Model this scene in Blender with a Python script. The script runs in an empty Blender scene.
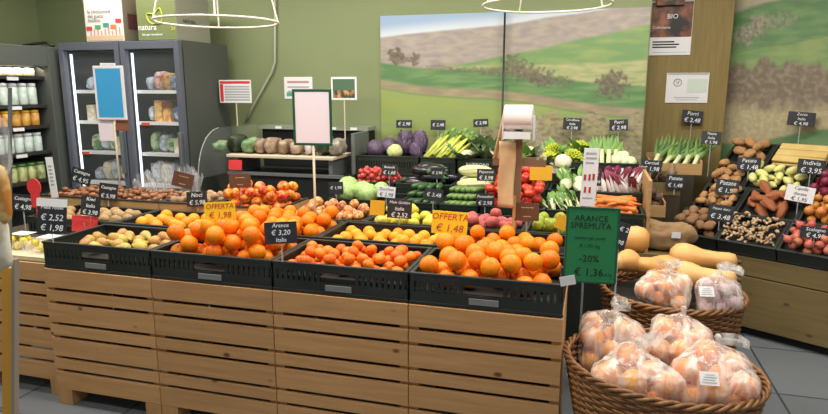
import bpy, bmesh, math, random
from mathutils import Vector, Matrix, noise, Euler
R_ = math.radians
PI = math.pi
random.seed(7)
SC = bpy.context.scene
COL = SC.collection

# ---------------------------------------------------------------- camera
F = 620.0; YAW = R_(16); PITCH = R_(10.9); EYE = 1.6
cd = bpy.data.cameras.new('camera'); cam = bpy.data.objects.new('camera', cd); COL.objects.link(cam)
cd.sensor_width = 36; cd.lens = F / 828 * 36; cd.clip_start = .02; cd.clip_end = 60
cam.location = (0, 0, EYE); cam.rotation_euler = (PI / 2 - PITCH, 0, YAW)
SC.camera = cam
SC.view_settings.view_transform = 'Standard'
SC.view_settings.look = 'None'
SC.view_settings.gamma = 1
SC.view_settings.use_curve_mapping = False
_fh = Vector((-math.sin(YAW), math.cos(YAW), 0)); _rt = Vector((math.cos(YAW), math.sin(YAW), 0))
_fw = _fh * math.cos(PITCH) - Vector((0, 0, math.sin(PITCH))); _up = _fh * math.sin(PITCH) + Vector((0, 0, math.cos(PITCH)))

def ray(x, y):
    return _fw + _rt * ((x - 414) / F) + _up * ((207 - y) / F)

def at(x, y, Y):
    """real place on the vertical plane at depth Y that the photo shows at x, y"""
    d = ray(x, y); t = Y / d.y
    return Vector((0, 0, EYE)) + d * t

def ppm(x, y, Y):
    d = ray(x, y); return (Y / d.y) / F      # metres per photo pixel there

# ---------------------------------------------------------------- materials
def lin(c):
    c = c.lstrip('#'); v = [int(c[i:i + 2], 16) / 255 for i in (0, 2, 4)]
    return tuple((x / 12.92 if x <= .04045 else ((x + .055) / 1.055) ** 2.4) for x in v) + (1,)

MATS = {}
def mat(name, base, rough=.6, metal=0, c2=None, nscale=8, ndetail=3, stretch=None, vary=.0, hue=.0, bump=0, bscale=60,
        alpha=1, trans=0, emit=None, estr=1, spec=.5, coat=0, sss=0, ramp=(.35, .65)):
    if name in MATS: return MATS[name]
    m = bpy.data.materials.new(name); m.use_nodes = True
    nt = m.node_tree; N = nt.nodes; L = nt.links
    b = N['Principled BSDF']
    b.inputs['Roughness'].default_value = rough; b.inputs['Metallic'].default_value = metal
    b.inputs['Specular IOR Level'].default_value = spec
    if coat: b.inputs['Coat Weight'].default_value = coat
    if alpha < 1: b.inputs['Alpha'].default_value = alpha
    if trans: b.inputs['Transmission Weight'].default_value = trans
    if sss:
        b.inputs['Subsurface Weight'].default_value = sss; b.inputs['Subsurface Radius'].default_value = (.02, .01, .005)
    col = None
    tc = N.new('ShaderNodeTexCoord'); src = tc.outputs['Object']
    if stretch:
        mp = N.new('ShaderNodeMapping'); mp.inputs['Scale'].default_value = stretch
        L.new(src, mp.inputs['Vector']); src = mp.outputs['Vector']
    oi = N.new('ShaderNodeObjectInfo')
    if vary or hue or c2:
        ad = N.new('ShaderNodeVectorMath'); ad.operation = 'ADD'
        sc = N.new('ShaderNodeMath'); sc.operation = 'MULTIPLY'; sc.inputs[1].default_value = 37.0
        L.new(oi.outputs['Random'], sc.inputs[0]); L.new(src, ad.inputs[0]); L.new(sc.outputs[0], ad.inputs[1])
        src = ad.outputs[0]
    if c2:
        n = N.new('ShaderNodeTexNoise'); n.inputs['Scale'].default_value = nscale; n.inputs['Detail'].default_value = ndetail
        L.new(src, n.inputs['Vector'])
        r = N.new('ShaderNodeValToRGB'); r.color_ramp.elements[0].position = ramp[0]; r.color_ramp.elements[1].position = ramp[1]
        r.color_ramp.elements[0].color = lin(base); r.color_ramp.elements[1].color = lin(c2)
        L.new(n.outputs['Fac'], r.inputs[0]); col = r.outputs[0]
    if vary or hue:
        h = N.new('ShaderNodeHueSaturation')
        if col: L.new(col, h.inputs['Color'])
        else: h.inputs['Color'].default_value = lin(base)
        mr = N.new('ShaderNodeMapRange'); mr.inputs['To Min'].default_value = 1 - vary; mr.inputs['To Max'].default_value = 1 + vary
        L.new(oi.outputs['Random'], mr.inputs[0]); L.new(mr.outputs[0], h.inputs['Value'])
        if hue:
            m2 = N.new('ShaderNodeMath'); m2.operation = 'MULTIPLY'; m2.inputs[1].default_value = 7.31
            m3 = N.new('ShaderNodeMath'); m3.operation = 'FRACT'
            L.new(oi.outputs['Random'], m2.inputs[0]); L.new(m2.outputs[0], m3.inputs[0])
            mh = N.new('ShaderNodeMapRange'); mh.inputs['To Min'].default_value = .5 - hue; mh.inputs['To Max'].default_value = .5 + hue
            L.new(m3.outputs[0], mh.inputs[0]); L.new(mh.outputs[0], h.inputs['Hue'])
        col = h.outputs[0]
    if col: L.new(col, b.inputs['Base Color'])
    else: b.inputs['Base Color'].default_value = lin(base)
    if bump:
        bn = N.new('ShaderNodeTexNoise'); bn.inputs['Scale'].default_value = bscale; bn.inputs['Detail'].default_value = 2
        L.new(src, bn.inputs['Vector'])
        bp = N.new('ShaderNodeBump'); bp.inputs['Strength'].default_value = bump; bp.inputs['Distance'].default_value = .01
        L.new(bn.outputs['Fac'], bp.inputs['Height']); L.new(bp.outputs['Normal'], b.inputs['Normal'])
    if emit:
        b.inputs['Emission Color'].default_value = lin(emit); b.inputs['Emission Strength'].default_value = estr
    MATS[name] = m
    return m

def mat_attr(name, rough=.6):
    m = bpy.data.materials.new(name); m.use_nodes = True; N = m.node_tree.nodes; L = m.node_tree.links
    a = N.new('ShaderNodeAttribute'); a.attribute_name = 'tint'; b = N['Principled BSDF']
    L.new(a.outputs['Color'], b.inputs['Base Color']); b.inputs['Roughness'].default_value = rough
    return m

def mat_wood(name, c1, c2, knot='#6b4020', axis='x', rough=.6, kscale=7, vary=.06):
    m = bpy.data.materials.new(name); m.use_nodes = True; nt = m.node_tree; N = nt.nodes; L = nt.links; b = N['Principled BSDF']
    tc = N.new('ShaderNodeTexCoord'); oi = N.new('ShaderNodeObjectInfo')
    ad = N.new('ShaderNodeVectorMath'); ad.operation = 'ADD'; L.new(tc.outputs['Object'], ad.inputs[0])
    sc = N.new('ShaderNodeMath'); sc.operation = 'MULTIPLY'; sc.inputs[1].default_value = 19; L.new(oi.outputs['Random'], sc.inputs[0]); L.new(sc.outputs[0], ad.inputs[1])
    mp = N.new('ShaderNodeMapping'); mp.inputs['Scale'].default_value = (1.6, 20, 26) if axis == 'x' else (20, 20, 1.6); L.new(ad.outputs[0], mp.inputs['Vector'])
    n = N.new('ShaderNodeTexNoise'); n.inputs['Scale'].default_value = 2; n.inputs['Detail'].default_value = 4; L.new(mp.outputs[0], n.inputs['Vector'])
    r = N.new('ShaderNodeValToRGB'); r.color_ramp.elements[0].position = .3; r.color_ramp.elements[1].position = .7
    r.color_ramp.elements[0].color = lin(c1); r.color_ramp.elements[1].color = lin(c2); L.new(n.outputs['Fac'], r.inputs[0])
    mk = N.new('ShaderNodeMapping'); mk.inputs['Scale'].default_value = (.62, 1, 1) if axis == 'x' else (1, 1, .5); L.new(ad.outputs[0], mk.inputs['Vector'])
    v = N.new('ShaderNodeTexVoronoi'); v.inputs['Scale'].default_value = kscale; L.new(mk.outputs[0], v.inputs['Vector'])
    kr = N.new('ShaderNodeValToRGB'); kr.color_ramp.elements[0].position = .05; kr.color_ramp.elements[1].position = .1
    kr.color_ramp.elements[0].color = (1, 1, 1, 1); kr.color_ramp.elements[1].color = (0, 0, 0, 1); L.new(v.outputs['Distance'], kr.inputs[0])
    mx = N.new('ShaderNodeMix'); mx.data_type = 'RGBA'; L.new(kr.outputs[0], mx.inputs['Factor']); L.new(r.outputs[0], mx.inputs[6]); mx.inputs[7].default_value = lin(knot)
    h = N.new('ShaderNodeHueSaturation'); mr = N.new('ShaderNodeMapRange'); mr.inputs['To Min'].default_value = 1 - vary; mr.inputs['To Max'].default_value = 1 + vary
    L.new(oi.outputs['Random'], mr.inputs[0]); L.new(mr.outputs[0], h.inputs['Value']); L.new(mx.outputs[2], h.inputs['Color'])
    L.new(h.outputs[0], b.inputs['Base Color']); b.inputs['Roughness'].default_value = rough
    return m

def mat_tiles(name, base, mortar, size, ox, oy):
    m = bpy.data.materials.new(name); m.use_nodes = True; N = m.node_tree.nodes; L = m.node_tree.links; b = N['Principled BSDF']
    tc = N.new('ShaderNodeTexCoord'); mp = N.new('ShaderNodeMapping'); mp.inputs['Location'].default_value = (ox, oy, 0); L.new(tc.outputs['Object'], mp.inputs[0])
    br = N.new('ShaderNodeTexBrick'); br.offset = 0; br.inputs['Scale'].default_value = 1; br.inputs['Brick Width'].default_value = size; br.inputs['Row Height'].default_value = size
    br.inputs['Mortar Size'].default_value = .007; br.inputs['Mortar Smooth'].default_value = .2; br.inputs['Bias'].default_value = 0
    br.inputs['Color1'].default_value = lin(base); br.inputs['Color2'].default_value = lin('#6c7176'); br.inputs['Mortar'].default_value = lin(mortar)
    L.new(mp.outputs[0], br.inputs['Vector']); L.new(br.outputs['Color'], b.inputs['Base Color']); b.inputs['Roughness'].default_value = .45
    return m

def mat_film(name, color='#ffffff', dens=.3, rough=.12):
    """thin clear plastic: part see-through, part glossy white"""
    m = bpy.data.materials.new(name); m.use_nodes = True; N = m.node_tree.nodes; L = m.node_tree.links
    b = N['Principled BSDF']; b.inputs['Base Color'].default_value = lin(color); b.inputs['Roughness'].default_value = rough
    b.inputs['Specular IOR Level'].default_value = .8
    tc = N.new('ShaderNodeTexCoord'); mp = N.new('ShaderNodeMapping'); mp.inputs['Scale'].default_value = (9, 9, 3); L.new(tc.outputs['Object'], mp.inputs[0])
    n = N.new('ShaderNodeTexNoise'); n.inputs['Scale'].default_value = 2.2; n.inputs['Detail'].default_value = 4; n.inputs['Distortion'].default_value = 1.2; L.new(mp.outputs[0], n.inputs['Vector'])
    mr = N.new('ShaderNodeMapRange'); mr.inputs['From Min'].default_value = .4; mr.inputs['From Max'].default_value = .72
    mr.inputs['To Min'].default_value = dens * .5; mr.inputs['To Max'].default_value = min(1, dens * 2.2); L.new(n.outputs['Fac'], mr.inputs[0])
    L.new(mr.outputs[0], b.inputs['Alpha'])
    bp = N.new('ShaderNodeBump'); bp.inputs['Strength'].default_value = .6; bp.inputs['Distance'].default_value = .01; L.new(n.outputs['Fac'], bp.inputs['Height']); L.new(bp.outputs[0], b.inputs['Normal'])
    return m

def mat_glass(name, color='#dfe8ea', alpha=.12):
    m = bpy.data.materials.new(name); m.use_nodes = True; b = m.node_tree.nodes['Principled BSDF']
    b.inputs['Base Color'].default_value = lin(color); b.inputs['Roughness'].default_value = .05; b.inputs['Alpha'].default_value = alpha
    b.inputs['Specular IOR Level'].default_value = .9
    return m

WOOD = mat_wood('pine_slats', '#b88a58', '#c99b68')
WOODV = mat_wood('pine_upright', '#ab804f', '#bf9460', axis='z', kscale=5)
BOARD = mat_wood('pale_board', '#b08a58', '#c09a66')
DARKWOOD = mat_wood('olive_brown_board', '#6d5c38', '#7a6840', '#4f3f24')
PANELWOOD = mat_wood('olive_wood_panel', '#7d6b3c', '#8c7946', '#5d4a28', axis='z', kscale=3)
BLACKP = mat('black_plastic', '#1f2320', .45, c2='#2a2f2b', nscale=5)
DGREENP = mat('dark_green_plastic', '#202b24', .45, c2='#2a352d', nscale=5)
LINER = mat('dark_liner', '#22201c', .9)
LABELG = mat('grey_label', '#7f8180', .6)
TAGBLACK = mat('chalkboard', '#1d2026', .5, c2='#2a2d33', nscale=30)
TAGWHITE = mat('white_card', '#e6e6e8', .5)
CHALK = mat('chalk_white', '#e8ebee', .8)
INK = mat('black_ink', '#101512', .7)
REDINK = mat('red_ink', '#b3362c', .7)
YELLOW = mat('yellow_card', '#f2c418', .5)
AMBER = mat('amber_card', '#d9a51c', .5)
RED = mat('red_card', '#d4363a', .5)
GREENC = mat('green_card', '#1f7a45', .45)
DGREENC = mat('dark_green_frame', '#14523a', .4)
BROWNC = mat('brown_card', '#5f3a22', .6)
BLUE = mat('blue_panel', '#3d9fd6', .5)
WHITEP = mat('white_plastic', '#e3e4e6', .4)
PINKW = mat('pinkish_white_panel', '#ece2ea', .4)
CLEAR = mat_glass('clear_stick', '#cfd6d8', .35)
GLASS = mat_glass('guard_glass', '#c9d4d0', .05)
STEEL = mat('grey_steel', '#8d9496', .4, .6)
DGREY = mat('dark_grey_metal', '#4a5150', .5)
CHARC = mat('charcoal_metal', '#4f5450', .55)
GREYF = mat('fridge_grey', '#5d626e', .45)
LEDGE = mat('pale_ledge', '#d6c9ae', .5)
NAVY = mat('fridge_inside', '#0e1628', .8, spec=.1)
LEDS = mat('led_strip', '#ffffff', .5, emit='#dfeaff', estr=1.3)
PAPERBAG = mat('brown_paper', '#c9a679', .8, c2='#d6b78c', nscale=9)
FILM = mat_film('clear_bag_film', '#fff6ee', .34)
FILMD = mat_film('dense_bag_film', '#f4efe9', .42, .25)
FILMLIGHT = mat_film('light_film', '#f4f6fa', .22)
WICKER = mat('wicker', '#6e4726', .5, c2='#966838', nscale=40, vary=.1)
WIREW = mat('white_wire', '#f2f0e2', .4)

# ---------------------------------------------------------------- mesh builder
class MB:
    def __init__(s): s.v = []; s.f = []
    def add(s, vs, fs):
        b = len(s.v); s.v += [Vector(v) for v in vs]; s.f += [tuple(b + i for i in f) for f in fs]; return s
    def box(s, x0, y0, z0, x1, y1, z1):
        return s.add([(x0, y0, z0), (x1, y0, z0), (x1, y1, z0), (x0, y1, z0), (x0, y0, z1), (x1, y0, z1), (x1, y1, z1), (x0, y1, z1)],
                     [(0, 3, 2, 1), (4, 5, 6, 7), (0, 1, 5, 4), (1, 2, 6, 5), (2, 3, 7, 6), (3, 0, 4, 7)])
    def tube(s, pts, rad, n=8, closed=False):
        pts = [Vector(p) for p in pts]; k = len(pts)
        rs = rad if isinstance(rad, (list, tuple)) else [rad] * k
        vs = []; prev = None
        for i, p in enumerate(pts):
            if closed: t = pts[(i + 1) % k] - pts[i - 1]
            else: t = pts[min(i + 1, k - 1)] - pts[max(i - 1, 0)]
            t.normalize()
            if prev is None:
                u = t.cross(Vector((0, 0, 1)))
                if u.length < .1: u = t.cross(Vector((1, 0, 0)))
            else: u = prev - t * prev.dot(t)
            u.normalize(); prev = u; w = t.cross(u)
            for j in range(n):
                a = 2 * PI * j / n; vs.append(p + (u * math.cos(a) + w * math.sin(a)) * rs[i])
        fs = []
        for i in range(k if closed else k - 1):
            i2 = (i + 1) % k
            for j in range(n): fs.append((i * n + j, i * n + (j + 1) % n, i2 * n + (j + 1) % n, i2 * n + j))
        if not closed: fs += [tuple(range(n - 1, -1, -1)), tuple(range((k - 1) * n, k * n))]
        return s.add(vs, fs)
    def lathe(s, prof, n=16, c=(0, 0, 0)):
        vs = []
        for r, z in prof:
            for j in range(n):
                a = 2 * PI * j / n; vs.append((c[0] + r * math.cos(a), c[1] + r * math.sin(a), c[2] + z))
        fs = []
        for i in range(len(prof) - 1):
            for j in range(n): fs.append((i * n + j, i * n + (j + 1) % n, (i + 1) * n + (j + 1) % n, (i + 1) * n + j))
        fs += [tuple(range(n - 1, -1, -1)), tuple(range((len(prof) - 1) * n, len(prof) * n))]
        return s.add(vs, fs)
    def sheet(s, fn, nu, nv, th=0):
        vs = [fn(i / nu, j / nv) for j in range(nv + 1) for i in range(nu + 1)]
        fs = [(j * (nu + 1) + i, j * (nu + 1) + i + 1, (j + 1) * (nu + 1) + i + 1, (j + 1) * (nu + 1) + i) for j in range(nv) for i in range(nu)]
        return s.add(vs, fs)
    def xf(s, M): s.v = [M @ v for v in s.v]; return s
    def mesh(s, name, m, smooth=False):
        me = bpy.data.meshes.new(name); me.from_pydata([tuple(v) for v in s.v], [], s.f); me.materials.append(m)
        bm = bmesh.new(); bm.from_mesh(me); bmesh.ops.recalc_face_normals(bm, faces=bm.faces); bm.to_mesh(me); bm.free()
        if smooth: me.shade_smooth()
        return me
    def build(s, name, m, parent=None, smooth=False, bevel=0, solid=0, sub=0):
        o = bpy.data.objects.new(name, s.mesh(name, m, smooth)); COL.objects.link(o)
        if parent: o.parent = parent
        if solid: md = o.modifiers.new('thick', 'SOLIDIFY'); md.thickness = solid; md.offset = 0
        if bevel: md = o.modifiers.new('edge', 'BEVEL'); md.width = bevel; md.segments = 2; md.limit_method = 'ANGLE'
        if sub: md = o.modifiers.new('round', 'SUBSURF'); md.levels = sub; md.render_levels = sub
        return o

def blob(rx, ry, rz, amp=0., freq=2., seed=0, sub=2, squash=None):
    bm = bmesh.new(); bmesh.ops.create_icosphere(bm, subdivisions=sub, radius=1)
    mb = MB(); off = Vector((seed * 3.7, seed * 1.3, seed * 7.1))
    vs = []
    for v in bm.verts:
        p = v.co.copy(); k = 1 + amp * noise.noise(p * freq + off)
        if squash: k *= squash(p)
        vs.append(Vector((p.x * rx * k, p.y * ry * k, p.z * rz * k)))
    mb.add(vs, [tuple(v.index for v in f.verts) for f in bm.faces]); bm.free()
    return mb

def pod(w, d, h, seed=0, amp=.12, flat=.6):
    """stuffed pouch: rounded pillow with crumples, sitting on z=0"""
    b = blob(1, 1, 1, amp, 2.3, seed, 3)
    for v in b.v:
        q = [math.copysign(abs(c) ** flat, c) for c in v]
        v.x, v.y, v.z = q[0] * w / 2, q[1] * d / 2, q[2] * h / 2
    zm = min(v.z for v in b.v)
    for v in b.v: v.z -= zm
    return b

# ---------------------------------------------------------------- object helpers
def tag(o, label, cat, group=None):
    o['label'] = label; o['category'] = cat
    if group: o['group'] = group
    return o
def root(name, M, label, cat, group=None):
    o = bpy.data.objects.new(name, None); COL.objects.link(o); o.empty_display_size = .05
    o.matrix_world = M if isinstance(M, Matrix) else Matrix.Translation(M)
    return tag(o, label, cat, group)
def struct(o): o['kind'] = 'structure'; return o
def dup(r, M, label, group=None):
    c = r.copy(); COL.objects.link(c); c.matrix_world = M; c['label'] = label
    if group: c['group'] = group
    for ch in r.children:
        d = ch.copy(); COL.objects.link(d); d.parent = c
        for g in ch.children:
            e = g.copy(); COL.objects.link(e); e.parent = d
    return c
def T(x, y, z, rz=0, rx=0, ry=0, s=1):
    return Matrix.Translation((x, y, z)) @ Euler((rx, ry, rz)).to_matrix().to_4x4() @ Matrix.Scale(s, 4)
def letters(body, size, m, parent, x, y, z, align='CENTER', rz=0, shear=0, name='lettering', rx=PI / 2, w=1):
    cu = bpy.data.curves.new(name, 'FONT'); cu.body = body; cu.size = size; cu.align_x = align; cu.align_y = 'CENTER'; cu.resolution_u = 2
    cu.shear = shear; cu.extrude = .0006; cu.materials.append(m); cu.space_character = w
    o = bpy.data.objects.new(name, cu); COL.objects.link(o); o.parent = parent
    o.location = (x, y, z); o.rotation_euler = (rx, 0, rz)
    return o

# =================================================================== SETTING
WALLG = mat('olive_green_wall', '#7f8a63', .85, c2='#848f68', nscale=1.2)
WY = 5.05
struct(MB().box(-6, -2.2, -.06, 4.2, 6.6, 0).build('floor', mat_tiles('grey_floor_tiles', '#72777c', '#3c4044', .64, -1.02, -4.11)))
struct(MB().box(-6, -2.2, 3.0, 4.2, 6.6, 3.08).build('ceiling', mat('ceiling_white', '#d8d8d0', .9)))
struct(MB().box(-6, WY, 0, at(651.5, 15, WY).x, WY + .12, 3.0).build('wall_back', WALLG))
struct(MB().box(-5.4, -2.2, 0, -5.28, WY, 3.0).build('wall_left', WALLG))
# right wall turned 31 degrees, running from behind the panel towards the viewer
TH = R_(-31); DS = Vector((math.cos(TH), math.sin(TH), 0)); DK = Vector((-math.sin(TH), math.cos(TH), 0)); P0 = Vector((1.04, 4.28, 0))
MR = Matrix.Translation(P0) @ Matrix.Rotation(TH, 4, 'Z')      # local x along the right display, y into its depth
KW = 1.04
wr = MB().box(-1.1, KW, 0, 3.4, KW + .12, 3.0).build('wall_right', WALLG); wr.matrix_world = MR; struct(wr)

def mural(name, w, h, nx, ny, fn):
    vs = []; cols = []
    for j in range(ny + 1):
        for i in range(nx + 1):
            u, v = i / nx, j / ny; vs.append((u * w, 0, h * (1 - v))); cols.append(fn(u, v))
    fs = [(j * (nx + 1) + i, (j + 1) * (nx + 1) + i, (j + 1) * (nx + 1) + i + 1, j * (nx + 1) + i + 1) for j in range(ny) for i in range(nx)]
    me = bpy.data.meshes.new(name); me.from_pydata(vs, [], fs)
    ca = me.color_attributes.new('tint', 'FLOAT_COLOR', 'POINT')
    for k, c in enumerate(cols): ca.data[k].color = c
    me.materials.append(mat_attr(name + '_print', .55))
    o = bpy.data.objects.new(name, me); COL.objects.link(o)
    md = o.modifiers.new('thick', 'SOLIDIFY'); md.thickness = .012; md.offset = 1
    return o
def mixc(a, b, t): t = max(0, min(1, t)); return tuple(a[i] * (1 - t) + b[i] * t for i in range(3)) + (1,)
def sm(e0, e1, x): t = max(0, min(1, (x - e0) / (e1 - e0))); return t * t * (3 - 2 * t)
def fb(x, y, s=0, o=4): return noise.fractal(Vector((x, y, s)), 1.0, 2.0, o)
C = {k: lin(v) for k, v in dict(sky='#93acc8', cloud='#d3d9dc', mauve='#968d89', mauve2='#aaa092', green='#71935f', dgreen='#597f52', lgreen='#8ca064',
     brown='#93866f', yg='#95a45a', beige='#a89a7a', tree='#756a5c', tree2='#5d5648', gd='#557a50', straw='#b9b18a').items()}
def land1(u, v):
    n = fb(u * 5, v * 9, 1) * .02; w = v + n
    x = u * 271; y = v * 133                                    # picture units of the print
    c = C['sky']
    ridge = 16 - 10 * u + 6 * (1 - u) ** 2 - 18 * max(0, u - .45)
    c = mixc(c, C['cloud'], sm(-14, 0, y - ridge) * .8)
    c = mixc(c, mixc(C['mauve'], C['mauve2'], .5 + fb(u * 20, v * 30, 2) * .9), sm(-1, 1.5, y - ridge + n * 40))
    # bright far field widening to the right
    c = mixc(c, mixc(C['green'], C['lgreen'], .35 + fb(u * 8, v * 20, 3)), sm(-2, 2, y - (52 - 36 * max(0, u - .33) / .67) + n * 60) * sm(.3, .4, u + (y - 40) * .004))
    c = mixc(c, mixc(C['straw'], C['lgreen'], .4 + fb(u * 14, v * 30, 4)), sm(-2, 2, y - (57 - 6 * u) + n * 100) * .8)
    mid = 49 + 25 * u + 2 * math.sin(u * 9)
    c = mixc(c, mixc(C['dgreen'], C['green'], .4 + fb(u * 9, v * 30, 5) * 1.2), sm(-1.5, 1.5, y - mid + n * 20))
    c = mixc(c, mixc(C['brown'], C['beige'], .3 + fb(u * 12, v * 40, 6)), sm(-2, 2, y - mid - 19 - 3 * u))
    c = mixc(c, mixc(C['yg'], C['lgreen'], .3 + fb(u * 6, v * 20, 7) + u * .6), sm(-1.5, 1.5, y - mid - 27 - 4 * u))
    c = mixc(c, C['gd'], .45 * sm(2, 0, abs(y - mid - 28 - 4 * u)))
    bush = 112 - 12 * sm(.5, .62, u) * (.6 + .4 * math.sin(u * 40)) - 6 * fb(u * 30, 0, 8) + 14 * sm(.5, .35, u)
    c = mixc(c, mixc(C['beige'], C['tree'], .35 + fb(u * 40, v * 40, 9) * 1.2), sm(-2, 3, y - bush) * (.85 if u > .4 else .4))
    for (tx, ty, rx, ry, k) in ((17, 42, 9, 9, 1), (38, 46, 6, 7, .9), (24, 47, 10, 4, .7), (143, 52, 12, 9, .75), (155, 61, 14, 9, .85), (172, 66, 13, 10, .8), (240, 74, 17, 13, .9), (240, 69, 9, 11, .5), (130, 60, 20, 5, .6), (185, 70, 20, 6, .6), (100, 58, 30, 3, .6), (65, 55, 16, 3, .5)):
        d = ((x - tx) / rx) ** 2 + ((y - ty) / ry) ** 2
        t = sm(1.25, .35, d + fb(x * .22, y * .22, tx) * 1.3) * k
        c = mixc(c, mixc(C['tree'], C['tree2'], .5 + fb(x * .3, y * .3, 12) * 1.5), t)
    return c
def land2(u, v):
    x = u * 150; y = v * 140; n = fb(u * 6, v * 8, 21) * 3
    c = mixc(C['mauve2'], C['straw'], .4 + fb(u * 10, v * 20, 22))
    c = mixc(c, C['mauve'], sm(10, 0, y) * .7)
    c = mixc(c, mixc(C['dgreen'], C['green'], .5 + fb(u * 6, v * 20, 23)), sm(-2, 2, y - (20 - .17 * x) + n * .6))
    c = mixc(c, mixc(C['green'], C['lgreen'], .5 + fb(u * 6, v * 20, 24)), sm(-1.5, 1.5, y - (56 - .12 * x) + n * .4))
    c = mixc(c, C['gd'], .5 * sm(1.5, .2, abs(y - (57 - .12 * x) - n * .4)))
    th = 66 + 10 * fb(u * 9, 0, 25) + 14 * sm(.5, .9, u)
    c = mixc(c, mixc(C['tree'], C['brown'], .3 + fb(u * 26, v * 30, 26) * 1.4), sm(-3, 3, y - th))
    c = mixc(c, mixc(C['beige'], C['straw'], .4 + fb(u * 34, v * 40, 27) * 1.3), sm(-8, 8, y - 104 + 10 * fb(u * 12, v * 6, 28)))
    c = mixc(c, mixc(C['gd'], C['green'], .4 + fb(u * 5, v * 9, 29)), sm(-1.5, 1.5, y - (140 - 18 * sm(.1, .8, u))))
    for (tx, ty, rx, ry, k) in ((16, 42, 11, 9, .8), (30, 33, 12, 10, .8), (50, 30, 22, 7, .45)):
        d = ((x - tx) / rx) ** 2 + ((y - ty) / ry) ** 2
        c = mixc(c, mixc(C['mauve2'], C['tree'], .35 + fb(x * .3, y * .3, 31) * 1.5), sm(1.25, .3, d + fb(x * .2, y * .2, tx) * 1.2) * k)
    return c
a0 = at(380, 16, WY - .02); a1 = at(651, 8, WY - .02)
m1 = mural('landscape_mural', a1.x - a0.x, a0.z - .95, 266, 150, lambda u, v: land1(u, v * (a0.z - .95) / (a0.z - at(420, 140, WY - .02).z)))
m1.location = (a0.x, WY - .004, .95); tag(m1, 'wide landscape photo print of green fields on the back wall', 'mural')
b0s = -.66
m2 = mural('landscape_mural', 2.2, 1.5, 200, 140, lambda u, v: land2(u * 2.2, v * 1.27 - .093))
m2.matrix_world = MR @ Matrix.Translation((b0s - .02, KW - .003, .95)); tag(m2, 'landscape photo print with bare thicket right of the wood panel', 'mural')
m2.data.transform(Matrix.Translation((0, 0, 0)))
# wood panel between the two murals
pl = at(651.5, 15, 5.35).x; prr = at(728, 80, 5.35).x
t = root('wood_panel', Vector((pl, 5.35, 0)), 'tall olive-brown wooden panel standing between the two landscape murals', 'panel')
MB().box(0, 0, 0, prr - pl, .03, 3.0).build('board', PANELWOOD, t, bevel=.003)
MB().box(-.012, -.01, 0, 0, .03, 3.0).build('shadow_gap_strip', mat('dark_edge', '#2b2a20', .7), t)  # shadow gap at the panel edge, made as a dark strip

# =================================================================== LIGHTS
def added_ceiling_light(x, y, lab, e):  # unseen panels, added overhead to light the room
    t = root('added_ceiling_light', Vector((x, y, 2.93)), lab, 'lamp', 'unseen ceiling light panels')
    MB().box(-.62, -.16, 0, .62, .16, .069).build('housing', WHITEP, t, bevel=.006)
    MB().box(-.58, -.13, -.006, .58, .13, 0).build('diffuser', mat('light_diffuser', '#ffffff', .5, emit='#fff4e2', estr=3), t)
    ld = bpy.data.lights.new('lamp_glow', 'AREA'); ld.shape = 'RECTANGLE'; ld.size = 1.15; ld.size_y = .26; ld.energy = e; ld.color = (1, .95, .87)
    lo = bpy.data.objects.new('lamp_glow', ld); COL.objects.link(lo); lo.parent = t; lo.location = (0, 0, -.012)
k = 0
for y, e in ((.6, 11), (2.3, 24), (3.9, 26)):
    for x in (-3.4, -1.5, .4):
        added_ceiling_light(x, y, 'unseen flat white ceiling light panel added overhead', e); k += 1
added_ceiling_light(2.0, 2.6, 'unseen flat white ceiling light panel added overhead', 16)
w = bpy.data.worlds.new('World'); SC.world = w; w.use_nodes = True
w.node_tree.nodes['Background'].inputs[0].default_value = (.93, .96, 1, 1); w.node_tree.nodes['Background'].inputs[1].default_value = .27
SC.view_settings.exposure = 0.3

# =================================================================== SLATTED WOODEN STANDS
XS = [-2.58, -1.95, -1.32, -.695, -.07]; YF = 2.335; ZT = .722
def slat_stand(x0, x1, yf, lab, depth=.44):
    t = root('slatted_stand', Vector(((x0 + x1) / 2, yf, 0)), lab, 'stand', 'slatted wooden stands'); w = (x1 - x0) / 2 - .002
    mb = MB(); z = ZT
    rng = random.Random(x0)
    for i in range(7):
        h = .0945 if i % 2 == 0 else .0535
        mb.box(-w, -.0, z - h, w, .014, z); z -= h + .0165
    zb = z + .0165
    mb.build('slat_front', WOOD, t, bevel=.0015)
    for sx in (-1, 1):
        xa = sx * w; xb = sx * (w - .04)
        MB().box(min(xa, xb), .0145, zb, max(xa, xb), .06, ZT).build('post', WOODV, t, bevel=.001)
        MB().box(min(xa, xb) - (.05 if sx > 0 else 0), .0, 0, max(xa, xb) + (.05 if sx < 0 else 0), .10, zb - .001).build('foot', WOODV, t, bevel=.002)
        sd = MB(); z = ZT
        for i in range(7):
            h = .0945 if i % 2 == 0 else .0535
            xo = sx * (w - .012)
            sd.box(min(xa, xo), .061, z - h, max(xa, xo), depth, z); z -= h + .0165
        sd.build('slat_side', WOOD, t)
    MB().box(-w + .013, .061, ZT - .02, w - .013, depth, ZT - .001).build('deck', WOOD, t)
    MB().box(-w + .013, depth - .02, zb, w - .013, depth, ZT - .021).build('back_panel', mat('shaded_inside_wood', '#54402a', .9), t)  # darker than the slats: the shade inside is put into the colour
    return t
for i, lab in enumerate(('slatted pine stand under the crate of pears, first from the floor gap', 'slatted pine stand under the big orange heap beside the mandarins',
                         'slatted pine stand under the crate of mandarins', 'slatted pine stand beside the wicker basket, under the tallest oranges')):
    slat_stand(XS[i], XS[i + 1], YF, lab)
slat_stand(-3.17, -2.60, 2.40, 'slatted pine stand set back under the cardboard tray of yellow fruit', .385)
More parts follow.
